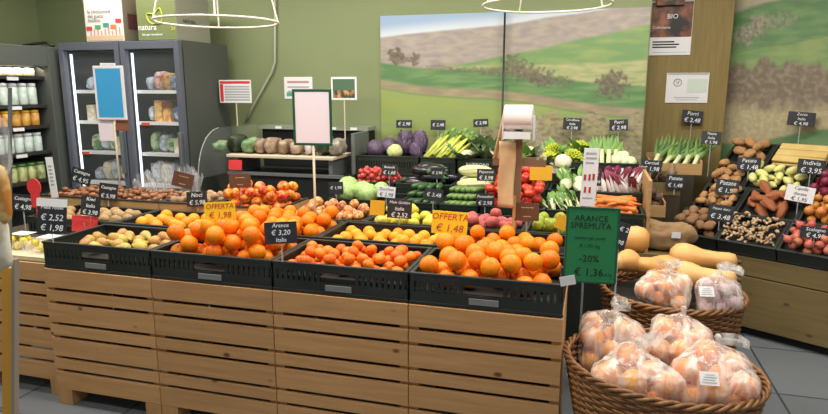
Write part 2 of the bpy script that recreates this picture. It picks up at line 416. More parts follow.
# table behind, carrying the second and third rows
t = root('display_table', Vector((-1.75, 3.2, 0)), 'low dark table carrying the middle rows of fruit crates', 'table')
MB().box(-1.80, -.405, .69, 1.68, .43, .72).build('tabletop', mat('dark_table', '#3d3326', .8), t)
for sx in (-1.75, -.6, .6, 1.6):
    for sy in (-.37, .39): MB().box(sx - .03, sy - .03, 0, sx + .03, sy + .03, .689).build('leg', WOODV, t)

# =================================================================== CRATES
def crate(M, w, d, h, lab, m=BLACKP, group='black plastic crates', liner=None, slots=True, hole=True, label=True, name='plastic_crate', cat='crate', back=None):
    """origin: centre of the bottom front edge; x along the front, y inwards"""
    t = root(name, M, lab, cat, group); th = .009; x = w / 2; hb = back or h
    wl = MB(); wl.box(-x, 0, 0, x, d, .006)
    def wall(x0, y0, x1, y1, along, n, hole):
        lo, hi = h * .40, h * .72
        wl.box(x0, y0, .0061, x1, y1, lo if slots else h - .011)
        if not slots: return
        wl.box(x0, y0, hi, x1, y1, h - .011)
        L = (x1 - x0) if along == 'x' else (y1 - y0)
        hs, he = L * .40, L * .60
        step = L / n; p = 0
        while p < L - 1e-6:
            q = p + step
            a, b_ = p, p + step * .62
            if hole and a < he and b_ > hs: pass
            elif along == 'x': wl.box(x0 + a, y0, lo + .0002, x0 + b_, y1, hi - .0002)
            else: wl.box(x0, y0 + a, lo + .0002, x1, y0 + b_, hi - .0002)
            p = q
    wall(-x, 0, x, th, 'x', 24, hole); wall(-x, d - th, x, d, 'x', 24, hole)
    wall(-x, th + .0003, -x + th, d - th - .0003, 'y', 16, False); wall(x - th, th + .0003, x, d - th - .0003, 'y', 16, False)
    wl.build('body', m, t)
    r = MB(); e = .004; z0, z1 = h - .0108, h
    r.box(-x - e, -e, z0, x + e, th + e, z1); r.box(-x - e, d - th - e, z0, x + e, d + e, z1)
    r.box(-x - e, th + e + .0002, z0, -x + th + e, d - th - e - .0002, z1); r.box(x - th - e, th + e + .0002, z0, x + e, d - th - e - .0002, z1)
    r.box(-x - e, -e, 0, x + e, -.0002, .012)
    r.build('rim', m, t, bevel=.002)
    if label: MB().box(-.06, -.006, h * .13, .06, -.0003, h * .33).build('label_holder', LABELG, t, bevel=.001)
    if liner: MB().box(-x + th + .001, th + .001, .007, x - th - .001, d - th - .001, liner).build('liner', LINER, t)
    return t

def pack(w, d, n, rf, dome, rng, zmax):
    out = []
    for i in range(n):
        r = rf(rng); best = None
        for k in range(26):
            x = rng.uniform(-w / 2 + r, w / 2 - r); y = rng.uniform(-d / 2 + r, d / 2 - r); z = r
            for (a, b, c, q) in out:
                s2 = (r + q) ** 2 - (x - a) ** 2 - (y - b) ** 2
                if s2 > 0:
                    zz = c + math.sqrt(s2)
                    if zz > z: z = zz
            cost = z + dome * ((2 * x / w) ** 2 + (2 * y / d) ** 2) * r + .02 * r * rng.random()
            if best is None or cost < best[0]: best = (cost, x, y, z)
        if best[3] + r > zmax: continue
        out.append((best[1], best[2], best[3], r))
    return out

def heap(M, w, d, n, r, meshes, name, lab, cat, group, zmax=.3, dome=.6, jit=.06, lie=False, seed=1, shrink=.965, spin=None):
    """M: frame at the centre of the heap's floor"""
    rng = random.Random(seed * 91 + 5); Mi = M
    for (x, y, z, q) in pack(w, d, n, lambda g: r * (1 + g.uniform(-jit, jit)), dome, rng, zmax):
        me = rng.choice(meshes)
        o = bpy.data.objects.new(name, me); COL.objects.link(o)
        if lie: e = Euler((rng.uniform(-.25, .25), rng.uniform(-.35, .35), rng.uniform(0, 2 * PI)))
        elif spin: e = Euler((rng.uniform(-spin, spin), rng.uniform(-spin, spin), rng.uniform(0, 2 * PI)))
        else: e = Euler((rng.uniform(-.9, .9), rng.uniform(-.9, .9), rng.uniform(0, 2 * PI)))
        o.matrix_world = Mi @ Matrix.Translation((x, y, z)) @ e.to_matrix().to_4x4() @ Matrix.Scale(q * shrink, 4)
        tag(o, lab, cat, group)

# unit-radius produce meshes
def dimple(p):
    return 1 - .10 * math.exp(-((1 - p.z) * 14)) if p.z > 0 else 1 - .03 * math.exp(-((1 + p.z) * 14))
def appleshape(p):
    return 1 - .30 * math.exp(-((1 - p.z) * 7)) - .14 * math.exp(-((1 + p.z) * 7)) if True else 1
ORANGE = mat('orange_peel', '#ee7804', .4, c2='#f68c0c', nscale=6, vary=.05, hue=.008, bump=.12, bscale=90, spec=.35)
ORANGE2 = mat('pale_orange_peel', '#f29214', .42, c2='#f7a526', nscale=6, vary=.05, hue=.01, bump=.12, bscale=90, spec=.35)
MAND = mat('mandarin_peel', '#e9640a', .4, c2='#f07e18', nscale=5, vary=.07, hue=.01, bump=.15, bscale=70, spec=.4)
BAGOR = mat('hazed_orange_peel', '#ef9a3c', .45, c2='#f4a648', nscale=5, vary=.06, hue=.012, bump=.12, bscale=90)  # paler peel: the haze of the bag is put into the colour
om = [blob(1, 1, .97, .03, 1.5, s, 3, dimple).mesh('orange', ORANGE, True) for s in range(3)]
om2 = [blob(1, 1, .96, .03, 1.5, s, 3, dimple).mesh('orange', ORANGE2, True) for s in range(3)]
mm = [blob(1, 1, .84, .05, 1.6, s, 3, dimple).mesh('mandarin', MAND, True) for s in range(3)]
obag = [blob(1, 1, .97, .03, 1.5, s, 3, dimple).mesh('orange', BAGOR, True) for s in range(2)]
APPLE = mat('red_yellow_apple', '#cf3a26', .35, c2='#f0a534', nscale=1.5, vary=.12, hue=.02, spec=.5, ramp=(.42, .62))
APPLE2 = mat('pale_red_apple', '#c45c3a', .4, c2='#e3bf78', nscale=1.7, vary=.08, hue=.015, ramp=(.4, .64))
YAPPLE = mat('yellow_apple', '#d9c534', .4, c2='#e3d04a', nscale=3, vary=.06, hue=.01)
LIME = mat('lime_peel', '#8aa32c', .4, c2='#b3b53a', nscale=3, vary=.1, bump=.1)
am = [blob(1, 1, .93, .05, 1.4, s, 3, appleshape).mesh('apple', APPLE, True) for s in range(3)]
am2 = [blob(1, 1, .93, .05, 1.4, s, 3, appleshape).mesh('apple', APPLE2, True) for s in range(3)]
ym = [blob(1, 1, .95, .05, 1.4, s, 3, appleshape).mesh('apple', YAPPLE, True) for s in range(3)]
lm = [blob(.95, .95, 1.1, .05, 1.4, s, 3).mesh('lime', LIME, True) for s in range(2)]
POT = mat('potato_skin', '#a87a4c', .8, c2='#bd9364', nscale=5, vary=.1, bump=.2, bscale=20)
POTD = mat('earthy_potato_skin', '#86603f', .85, c2='#a07c58', nscale=5, vary=.1, bump=.25, bscale=20)
POTR = mat('red_potato_skin', '#b5524e', .75, c2='#c8706a', nscale=5, vary=.08)
SWEET = mat('sweet_potato_skin', '#94502e', .8, c2='#ab6a42', nscale=6, vary=.1, bump=.2, bscale=25)
KIWI = mat('brown_fuzzy_skin', '#9d7d56', .85, c2='#b79a6e', nscale=6, vary=.1)
pm = [blob(1.35, .95, .85, .22, 1.3, s, 3).mesh('potato', POT, True) for s in range(4)]
pmd = [blob(1.25, .98, .88, .2, 1.3, s + 4, 3).mesh('potato', POTD, True) for s in range(4)]
pmr = [blob(1.15, .98, .9, .15, 1.3, s + 9, 3).mesh('potato', POTR, True) for s in range(3)]
spm = [blob(2.3, .85, .75, .35, 1.2, s + 2, 3, lambda p: 1 - .18 * abs(p.x)).mesh('sweet_potato', SWEET, True) for s in range(3)]
kmm = [blob(1.15, .95, .92, .12, 1.3, s + 3, 3).mesh('kiwi', KIWI, True) for s in range(3)]
CHEST = mat('chestnut_shell', '#7d4a2c', .45, c2='#9c6a44', nscale=3, vary=.18)
WALN = mat('walnut_shell', '#ab8868', .8, c2='#c0a07e', nscale=4, vary=.1, bump=.5, bscale=8)
chm = [blob(1.1, 1, .75, .08, 1.5, s, 2, lambda p: 1 + .25 * max(0, p.x) ** 4).mesh('chestnut', CHEST, True) for s in range(3)]
wnm = [blob(1, .95, 1.05, .15, 2.5, s, 3).mesh('walnut', WALN, True) for s in range(3)]
ONION = mat('yellow_onion_skin', '#c8742c', .4, c2='#d99a4e', nscale=4, stretch=(3, 3, .5), vary=.1, hue=.015)
SHALLOT = mat('shallot_skin', '#b8574a', .4, c2='#cf8064', nscale=4, stretch=(3, 3, .5), vary=.12, hue=.02)
ONIONR = mat('red_onion_skin', '#7a2138', .35, c2='#9c3a54', nscale=4, stretch=(3, 3, .5), vary=.12)
def onion(m, s, tall=1.):
    prof = [(.02, -1 * tall), (.45, -.88 * tall), (.85, -.5 * tall), (1, 0), (.9, .4 * tall), (.6, .75 * tall), (.25, 1.0 * tall), (.10, 1.25 * tall), (.12, 1.5 * tall)]
    b = MB().lathe(prof, 14)
    for v in b.v: v *= 1 + .06 * noise.noise(v * 1.5 + Vector((s, s, s)))
    return b.mesh('onion', m, True)
onm = [onion(ONION, s) for s in range(3)]; shm = [onion(SHALLOT, s, 1.15) for s in range(3)]; orm = [onion(ONIONR, s) for s in range(2)]
def ctr(x0, x1, y0, y1, z): return Matrix.Translation(((x0 + x1) / 2, (y0 + y1) / 2, z))

# ---- front row of crates (on the slatted stands)
ZC = .7225; HC = .132; Y1a, Y1b = 2.345, 2.755; Y2a, Y2b = 2.80, 3.185
def row_crate(i, x0, x1, y0, y1, lab, liner, m=BLACKP, z=ZC + .004, h=HC):
    return crate(Matrix.Translation(((x0 + x1) / 2, y0, z)), x1 - x0, y1 - y0, h, lab, m, liner=liner)
CR = [(XS[i] + .006, XS[i + 1] - .006) for i in range(4)]
row_crate(0, *CR[0], Y1a, Y1b, 'black plastic crate of pears in the front row', .065)
row_crate(1, *CR[1], Y1a, Y1b, 'black plastic crate brimming with big oranges next to the pears', .055)
row_crate(2, *CR[2], Y1a, Y1b, 'black plastic crate of small mandarins in the front row', .07)
row_crate(3, *CR[3], Y1a, Y1b, 'black plastic crate of large oranges beside the green discount sign', .055)
Z = ZC + .004
heap(ctr(*CR[1], Y1a, Y1b, Z + .055), .582, .374, 56, .042, om, 'orange', 'large orange in the front heap with the black tag', 'orange', 'oranges in the front heap by the pears', 0.225, .9, seed=1)
heap(ctr(*CR[2], Y1a, Y1b, Z + .07), .582, .374, 74, .0285, mm, 'mandarin', 'small deep orange mandarin in the front crate', 'mandarin', 'mandarins in the front crate', 0.1, .5, seed=2, spin=.6)
heap(ctr(*CR[3], Y1a, Y1b, Z + .055), .582, .374, 48, .043, om, 'orange', 'large orange in the front heap by the green sign', 'orange', 'oranges in the front heap by the green sign', 0.175, .8, seed=3)
# second row
X2 = [-3.17, -2.555, -1.935, -1.315, -.695, -.075]
C2 = [(X2[i] + .006, X2[i + 1] - .006) for i in range(5)]
row_crate(0, *C2[0], Y2a, Y2b, 'black plastic crate of brown kiwis behind the red card', .085)
row_crate(1, *C2[1], Y2a, Y2b, 'black plastic crate of small oranges behind the pears', .075)
row_crate(2, *C2[2], Y2a, Y2b, 'black plastic crate of oranges behind the black-tagged front heap', .075)
row_crate(3, *C2[3], Y2a, Y2b, 'black plastic crate of pale oranges behind the mandarins', .075)
row_crate(4, *C2[4], Y2a, Y2b, 'black plastic crate of oranges in front of the limes', .075)
heap(ctr(*C2[0], Y2a, Y2b, Z + .085), .58, .345, 30, .03, kmm, 'kiwi', 'brown kiwi in the dark crate behind the pears', 'kiwi', 'kiwis in the dark crate', .075, .3, lie=True, seed=4)
heap(ctr(*C2[1], Y2a, Y2b, Z + .075), .58, .345, 38, .037, om2, 'orange', 'small orange in the crate behind the pears', 'orange', 'small oranges behind the pears', .10, .5, seed=5)
heap(ctr(*C2[2], Y2a, Y2b, Z + .075), .58, .345, 50, .040, om, 'orange', 'orange in the crate behind the black-tagged heap', 'orange', 'oranges in the second row', .165, .8, seed=6)
heap(ctr(*C2[3], Y2a, Y2b, Z + .06), .58, .345, 36, .036, om2, 'orange', 'pale orange in the crate behind the mandarins', 'orange', 'pale oranges behind the mandarins', 0.11, .4, seed=7)
heap(ctr(*C2[4], Y2a, Y2b, Z + .065), .58, .345, 34, .042, om, 'orange', 'orange in the second crate in front of the limes', 'orange', 'oranges in front of the limes', 0.13, .7, seed=8)
# pears
PEAR = mat('pear_skin', '#c9a052', .5, c2='#b58446', nscale=2.5, vary=.1, hue=.02)
PEARG = mat('green_pear_skin', '#c2b04e', .5, c2='#cfa85a', nscale=2.5, vary=.08, hue=.02)
STEM = mat('brown_stem', '#5a4426', .8)
def pear(m, s):
    t = root('pear', Matrix.Identity(4), '', 'pear')
    b = MB().lathe([(.01, -1), (.5, -.93), (.88, -.6), (1, -.15), (.9, .3), (.62, .75), (.42, 1.15), (.3, 1.45), (.12, 1.6), (.01, 1.6)], 16)
    for v in b.v: v *= 1 + .06 * noise.noise(v * 1.2 + Vector((s, 0, 0)))
    b.build('flesh', m, t, True); MB().tube([(0, 0, 1.55), (.03, 0, 1.8), (.12, 0, 2.05)], .06, 6).build('stem', STEM, t)
    return t
protos = [pear(PEAR, 1), pear(PEARG, 2), pear(PEAR, 3)]
rng = random.Random(3); n = 0
Mp = ctr(*CR[0], Y1a, Y1b, Z + .065)
for (x, y, z, q) in pack(.58, .37, 19, lambda g: .036, .3, rng, .085):
    p = protos[n % 3]; M = Mp @ Matrix.Translation((x, y, z)) @ Euler((PI / 2 + rng.uniform(-.3, .3), 0, rng.uniform(0, 2 * PI))).to_matrix().to_4x4() @ Matrix.Scale(.03, 4)
    if n < 3: p.matrix_world = M; p['label'] = 'brownish yellow pear lying in the front crate'; p['group'] = 'pears in the front crate'
    else: dup(p, M, 'brownish yellow pear lying in the front crate', 'pears in the front crate')
    n += 1

# ---- third row, left: pale wooden boxes with chestnuts, walnuts and apples
Y3a, Y3b = 3.215, 3.60
def board_box(x0, x1, lab, z0=.722, z1=.895, liner=.12):
    t = root('wooden_box', Vector(((x0 + x1) / 2, Y3a, z0)), lab, 'box', 'pale wooden boxes'); w = (x1 - x0) / 2 - .003; h = z1 - z0; d = Y3b - Y3a
    MB().box(-w, 0, 0, w, .014, h).build('front_board', BOARD, t, bevel=.002)
    for s in (-1, 1): MB().box(min(s * w, s * (w - .012)), .0145, 0, max(s * w, s * (w - .012)), d, h).build('side_board', BOARD, t, bevel=.002)
    MB().box(-w + .0125, d - .012, 0, w - .0125, d, h).build('back_board', BOARD, t)
    MB().box(-w + .0125, .0145, 0, w - .0125, d - .0125, liner).build('base', LINER, t)
    e = MB(); e.box(-w, -.004, h + .0004, w, .018, h + .008); e.box(w - .02, .0185, h + .0004, w + .0, d, h + .008); e.box(-w, .0185, h + .0004, -w + .02, d, h + .008)
    e.build('dark_edge', BLACKP, t)
    return t
bx = [-3.52, -2.58, -2.22, -1.735]
board_box(bx[0], bx[1], 'long pale wooden box of chestnuts'); board_box(bx[1], bx[2], 'pale wooden box of walnuts between chestnuts and apples'); board_box(bx[2], bx[3], 'pale wooden box of red apples with open corner')
heap(ctr(bx[0], bx[1], Y3a, Y3b, .842), .88, .34, 210, .0215, chm, 'chestnut', 'glossy brown chestnut in the long wooden box', 'chestnut', 'chestnuts in the wooden box', .11, .5, seed=9, lie=True)
heap(ctr(bx[1], bx[2], Y3a, Y3b, .842), .29, .33, 64, .024, wnm, 'walnut', 'pale brown walnut in the small wooden box', 'walnut', 'walnuts in the wooden box', .11, .5, seed=10)
heap(ctr(bx[2], bx[3], Y3a, Y3b, .842), .44, .34, 64, .034, am, 'apple', 'red and yellow apple in the pale wooden box', 'apple', 'red apples in the wooden box', 0.19, .6, seed=11)
# ---- third row, right: apples, yellow apples, red potatoes, limes
r3 = [(-1.725, -1.225), (-1.215, -.735), (-.725, -.325), (-.315, -.075)]
row_crate(0, *r3[0], Y3a, Y3b, 'black plastic crate of pale red apples below the cabbages', .09)
row_crate(1, *r3[1], Y3a, Y3b, 'black plastic crate of yellow apples behind the pale oranges', .085)
row_crate(2, *r3[2], Y3a, Y3b, 'black plastic crate of red potatoes beside the paper bag stand', .085)
row_crate(3, *r3[3], Y3a, Y3b, 'black plastic crate of limes behind the oranges', .085)
heap(ctr(*r3[0], Y3a, Y3b, Z + .09), .465, .345, 44, .0325, am2, 'apple', 'pale red striped apple in the crate below the cabbages', 'apple', 'pale red apples', 0.115, .5, seed=12)
heap(ctr(*r3[1], Y3a, Y3b, Z + .085), .445, .345, 28, .037, ym, 'apple', 'yellow apple in the crate behind the pale oranges', 'apple', 'yellow apples', 0.105, .4, seed=13)
heap(ctr(*r3[2], Y3a, Y3b, Z + .085), .365, .345, 24, .036, pmr, 'potato', 'reddish pink potato in the crate beside the paper bag stand', 'potato', 'red potatoes', 0.11, .5, seed=14, lie=True)
heap(ctr(*r3[3], Y3a, Y3b, Z + .085), .195, .345, 18, .035, lm, 'lime', 'yellow-green lime in the crate behind the oranges', 'lime', 'limes behind the oranges', 0.115, .4, seed=15)
# cardboard tray of yellow fruit in a clear punnet, on the set-back stand
t = root('cardboard_tray', Vector((-2.88, 2.42, ZT + .002)), 'pale cardboard tray on the set-back stand', 'tray')
MB().box(-.28, 0, 0, .28, .34, .006).build('base', mat('pale_card', '#dccdaa', .8), t)
for a in ((-.28, 0, .28, .006), (-.28, .334, .28, .34)): MB().box(a[0], a[1], .0062, a[2], a[3], .022).build('side', MATS['pale_card'], t)
for s, (px, py) in enumerate(((-2.99, 2.60), (-2.78, 2.58))):
    p = root('clear_punnet', Vector((px, py, ZT + .009)), ('clear plastic punnet of yellow fruit nearer the price card', 'clear plastic punnet of yellow fruit nearer the pears')[s], 'punnet', 'clear punnets of yellow fruit')
    pb = MB(); pb.sheet(lambda u, v: (-.09 + .18 * u, -.07 + .14 * v, .0005), 1, 1)
    for q in (((-.09, -.07), (.09, -.07)), ((.09, -.07), (.09, .07)), ((.09, .07), (-.09, .07)), ((-.09, .07), (-.09, -.07))):
        pb.add([(q[0][0], q[0][1], 0), (q[1][0], q[1][1], 0), (q[1][0] * 1.05, q[1][1] * 1.05, .06), (q[0][0] * 1.05, q[0][1] * 1.05, .06)], [(0, 1, 2, 3)])
    pb.build('tub', FILMLIGHT, p)
    MB().box(-.06, -.03, .079, .05, .05, .081).build('paper_slip', TAGWHITE, p)
    heap(Matrix.Translation((px, py, ZT + .0105)), .17, .13, 12, .021, ym, 'yellow_plum', ('yellow plum in the clear punnet nearer the price card', 'yellow plum in the clear punnet nearer the pears')[s], 'plum', ('plums in the first punnet', 'plums in the second punnet')[s], .078, .2, seed=20 + s)

# =================================================================== BACK DISPLAY (stepped rack along the wall)
XB0, XB1 = -1.66, .335
STEP = [(3.86, 4.19, .74), (4.21, 4.535, .80), (4.555, 4.96, .93)]       # front, back, deck height of each step
t = root('stepped_rack', Vector((0, 0, 0)), 'stepped black rack of vegetables in front of the wide mural', 'rack')
sb = MB()
for (a, b, z) in STEP: sb.box(XB0 - .12, a, 0, XB1, b + .018, z)
sb.build('steps', mat('rack_black', '#22251f', .7), t)
MB().box(XB1 + .002, 3.88, 0, XB1 + .022, 4.62, 1.06).build('end_board', BOARD, t, bevel=.003)
def tier(k, x0, x1, h, lab, m=DGREENP, liner=None):
    a, b, z = STEP[k]
    return crate(Matrix.Translation(((x0 + x1) / 2, a + .006, z + .001)), x1 - x0 - .008, b - a - .012, h, lab, m, liner=liner, group='crates on the stepped rack', label=False, hole=False)
# top step crates
T1 = [(-1.78, -1.27), (-1.26, -.98), (-.97, -.66), (-.65, -.38), (-.37, -.02), (-.01, .325)]
for (x0, x1), lab in zip(T1, ('dark plastic crate of purple cabbages on the top step', 'dark plastic crate of celery on the top step', 'dark plastic crate of leafy artichokes with white print on the top step',
                              'dark plastic crate behind the paper bag stand on the top step', 'dark plastic crate of cauliflower and romanesco on the top step', 'dark plastic crate of leeks and fennel on the top step')):
    tier(2, x0, x1, .148, lab, liner=.11)
T2 = [(-1.68, -1.36), (-1.35, -.93), (-.92, -.66), (-.65, -.28), (-.27, .0), (.01, .325)]
for (x0, x1), lab in zip(T2, ('dark plastic crate of radishes on the middle step', 'dark plastic crate of aubergines on the middle step', 'dark plastic crate of pale long cabbage on the middle step',
                              'dark plastic crate of red peppers on the middle step', 'dark plastic crate of turnips on the middle step', 'dark plastic crate of purple and white chicory on the middle step')):
    tier(1, x0, x1, .125, lab, liner=.09)
T3 = [(-1.72, -1.2), (-1.19, -.95), (-.94, -.68), (-.67, -.26), (-.25, -.0), (.01, .325)]
for (x0, x1), lab in zip(T3, ('dark plastic crate of green cabbages on the lowest step', 'dark plastic crate of dark courgettes on the lowest step', 'dark plastic crate of green beans on the lowest step',
                              'dark plastic crate of tomatoes on the lowest step', 'dark plastic crate of green chard on the lowest step', 'dark plastic crate of carrots on the lowest step')):
    tier(0, x0, x1, .115, lab, liner=.08)
def cz(k, h): return STEP[k][2] + h
def place(fn, spots, name, lab, cat, group):
    """first call builds, later ones copy"""
    p = None
    for i, M in enumerate(spots):
        if p is None: p = fn(); p.name = name; p.matrix_world = M; tag(p, lab, cat, group)
        else: dup(p, M, lab, group)
LEAF = mat('leaf_green', '#5e8a3c', .55, c2='#7da552', nscale=6, vary=.12)
LEAFD = mat('leaf_dark_green', '#3f6434', .55, c2='#56804a', nscale=6, vary=.12)
LEAFG = mat('leaf_grey_green', '#7d9472', .6, c2='#95a98a', nscale=6, vary=.1)
def leaf(mb, base, d, up, L, W, curl=.3, wav=.0, n=6, stalk=.15, seed=0):
    """blade leaf from base along d, curving towards up*curl"""
    base = Vector(base); d = Vector(d).normalized(); up = Vector(up); up = (up - d * up.dot(d))
    up = up.normalized() if up.length > 1e-4 else Vector((0, 0, 1)); sd = d.cross(up)
    def fn(u, v):
        t = v; wd = W * (math.sin(PI * min(1, t * .9 + stalk)) ** .8 if t < 1 else .02)
        c = base + d * (L * t * (1 - .25 * curl * t)) - up * (-curl * L * t * t)
        x = (u - .5) * 2
        return c + sd * (x * wd * .5) + up * (abs(x) * wd * .18 + wav * math.sin(t * 14 + x * 3 + seed) * wd)
    mb.sheet(fn, 4, n)
LEAFG2 = mat('leaf_sage', '#66805a', .6, c2='#87a074', nscale=6, vary=.1)
# cabbages ---------------------------------------------------------
def cabbage_mesh(m, seed, veins=9, pt=0.):
    b = blob(1, 1, .95, .06, 1.3, seed, 4)
    for v in b.v:
        p = v.normalized(); a = math.atan2(p.y, p.x); k = 1 + .03 * math.sin(a * veins + 3 * p.z + seed) * (1 - abs(p.z)) + .05 * max(0, noise.noise(p * 2.2 + Vector((seed, 2, 0))))
        s = math.sin(a * 2.5 + p.z * 4 + seed); k += .035 if s > .2 else 0
        v *= k
        if pt and p.z > 0: v.z *= 1 + pt * p.z
    return b.mesh('cabbage', m, True)
CABG = mat('green_cabbage', '#8fb364', .5, c2='#b4cc86', nscale=4, stretch=(2, 2, .7), vary=.06)
CABP = mat('purple_cabbage', '#463950', .5, c2='#6a5670', nscale=4, stretch=(2, 2, .7), vary=.1)
CABY = mat('pale_cabbage', '#c4cf86', .5, c2='#d8dd9e', nscale=4)
def single(me, M, name, lab, cat, group=None):
    o = bpy.data.objects.new(name, me); COL.objects.link(o); o.matrix_world = M; return tag(o, lab, cat, group)
def on(px, py, Y, r): p = at(px, py, Y); return p
cg = [cabbage_mesh(CABG, s) for s in range(3)]
for i, (px, py, Y, r) in enumerate(((349, 186, 4.08, .072), (363, 192, 3.98, .075), (346, 200, 3.94, .078), (368, 203, 3.93, .07), (381, 190, 4.1, .06))):
    p = at(px, py, Y); single(cg[i % 3], T(p.x, p.y, max(p.z, cz(0, .082) + r * .95), i * 1.3, .5 * math.sin(i * 2), 0, r), 'green_cabbage',
        'round pale green cabbage on the lowest step beside the apples', 'cabbage', 'green cabbages')
cp = [cabbage_mesh(CABP, s + 5, 9) for s in range(2)]; cpp = []
for s_ in range(2):
    b = blob(.72, .72, .95, .05, 1.3, s_, 3)
    for i in range(16):
        a = i * 2.39996 + s_; r = .55 + .012 * i
        leaf(b, (r * .55 * math.cos(a), r * .55 * math.sin(a), -.9), (math.cos(a) * .55, math.sin(a) * .55, 1), (-math.cos(a), -math.sin(a), .1), 2.05 + .03 * (i % 5), 1.25, .42, .06, 10, .1, i)
    cpp.append(b.mesh('cabbage', CABP, True))
for i, (x, y, z, r, lab) in enumerate(((-1.60, 4.84, 1.125, .075, 'round purple cabbage, upper one at the end of the top step'), (-1.66, 4.67, 1.12, .07, 'round bluish purple cabbage, front one at the end of the top step'))):
    single(cp[i], T(x, y, z, i, .4, .2, r), 'purple_cabbage', lab, 'cabbage', 'purple cabbages')
for i, (x, y, z, r, lab) in enumerate(((-1.45, 4.80, 1.16, .088, 'pointed dark purple cabbage second from the celery'), (-1.33, 4.82, 1.16, .084, 'pointed dusky purple cabbage beside the celery'), (-1.31, 4.63, 1.11, .06, 'small mottled purple cabbage in front of the pointed ones'))):
    single(cpp[i % 2], T(x, y, z, i, -.2, .15 * i, r), 'purple_cabbage', lab, 'cabbage', 'purple cabbages')
single(cabbage_mesh(CABY, 3), T(-1.49, 4.65, 1.105, 0, 0, 0, .06), 'pale_cabbage', 'pale yellow-green cabbage at the front of the purple ones', 'cabbage')
# celery -----------------------------------------------------------
CEL = mat('celery_stalk', '#b9c24a', .45, c2='#cdd46a', nscale=5, stretch=(8, 1, 8), vary=.08)
def celery():
    t = root('celery', Matrix.Identity(4), '', 'celery'); s = MB(); l = MB(); g = random.Random(2)
    for i in range(9):
        a = g.uniform(-.35, .35); b = g.uniform(-.3, .3); L = g.uniform(.2, .27); o = Vector((g.uniform(-.02, .02), 0, g.uniform(-.015, .015)))
        d = Vector((a, 1, b)).normalized()
        s.tube([o, o + d * L * .5 + Vector((0, 0, .005)), o + d * L], [.012, .010, .006], 7)
        e = o + d * L
        for q in range(3): leaf(l, e, d + Vector((g.uniform(-.8, .8), 0, g.uniform(-.6, .6))), (0, 0, 1), .05, .035, .2, seed=q)
    s.build('stalks', CEL, t, True); l.build('leaves', LEAF, t, True); return t
sp = []
for i in range(5):
    sp.append(Matrix.Translation((-1.22 + .05 * i, 4.60 + .012 * (i % 2), 1.065 + .022 * (i % 2))) @ Euler((R_(34), 0, R_(-28))).to_matrix().to_4x4())
place(celery, sp, 'celery', 'yellow-green celery bunch leaning on the top step', 'celery', 'celery bunches')
# leafy artichokes / cauliflowers -----------------------------------
CAUL = mat('cauliflower_curd', '#e6dcc0', .8, c2='#d9cda8', nscale=12, bump=.6, bscale=18)
ROMA = mat('yellow_green_curd', '#b3bf2e', .7, c2='#cdd244', nscale=12, bump=.4, bscale=30)
def leafy(headm, kind, lm_, nl=12, L=.15, seed=1):
    def fn():
        t = root('x', Matrix.Identity(4), '', 'x'); g = random.Random(seed)
        if kind == 'roma':
            h = MB()
            for i in range(46):
                a = i * 2.39996; rr = .066 * math.sqrt(i / 46); zz = .055 * (1 - (rr / .066) ** 2)
                c = Vector((rr * math.cos(a), rr * math.sin(a), .03 + zz)); k = .017 - .006 * (1 - i / 46)
                dd = Vector((c.x, c.y, .06)).normalized()
                h.tube([c, c + dd * k * .8, c + dd * k * 1.7], [k, k * .7, .001], 7)
            h.build('head', headm, t, True)
        else:
            h = blob(.062, .062, .05, .0, 3, seed, 3)
            for v in h.v: v *= 1 + .10 * abs(noise.noise(v * 60)); v.z += .05
            h.build('head', headm, t, True)
        l = MB()
        for i in range(nl):
            a = i * 2.39996 + g.uniform(-.2, .2); rr = .035
            d = Vector((math.cos(a), math.sin(a), g.uniform(.7, 1.6)))
            leaf(l, (rr * math.cos(a), rr * math.sin(a), .0), d, (-math.cos(a), -math.sin(a), .2), L * g.uniform(.8, 1.15), .07, -.25, .05, 8, .15, i)
        l.build('leaves', lm_, t, True); return t
    return fn
zt = cz(2, .112)
place(leafy(CAUL, 'caul', LEAFG2, 18, .2, 3), [T(-.91, 4.64, zt + .01, .3, .25, 0, .85), T(-.755, 4.65, zt + .01, 1.4, .2, 0, .85), T(-.89, 4.79, zt + .075, 2.4, .1, 0, .85), T(-.735, 4.79, zt + .075, 3.3, .1, 0, .85)], 'cauliflower',
      'cauliflower wrapped in grey-green leaves in the white-printed crate', 'cauliflower', 'leafy cauliflowers')
place(leafy(CAUL, 'caul', LEAF, 12, .15, 5), [T(-.57, 4.67, zt, .8, .2), T(-.46, 4.79, zt + .03, 2.8, .1, 0, .9), T(-.59, 4.82, zt + .06, 4.1, 0, 0, .9)], 'cauliflower', 'cauliflower in fresh green leaves behind the paper bag stand', 'cauliflower', 'cauliflowers behind the stand')
place(leafy(ROMA, 'roma', LEAF, 10, .13, 7), [T(-.27, 4.80, zt + .05, 0, .35), T(-.14, 4.70, zt + .02, 1, .4), T(-.09, 4.86, zt + .07, 2, .3), T(-.29, 4.66, zt, 4, .35)], 'romanesco',
      'yellow-green romanesco head with leaves on the top step', 'romanesco', 'romanesco heads')
place(leafy(CAUL, 'caul', LEAFG, 8, .08, 9), [T(-.20, 4.60, zt - .01, .3, .5)], 'cauliflower', 'small white cauliflower at the front below the romanesco', 'cauliflower', None)
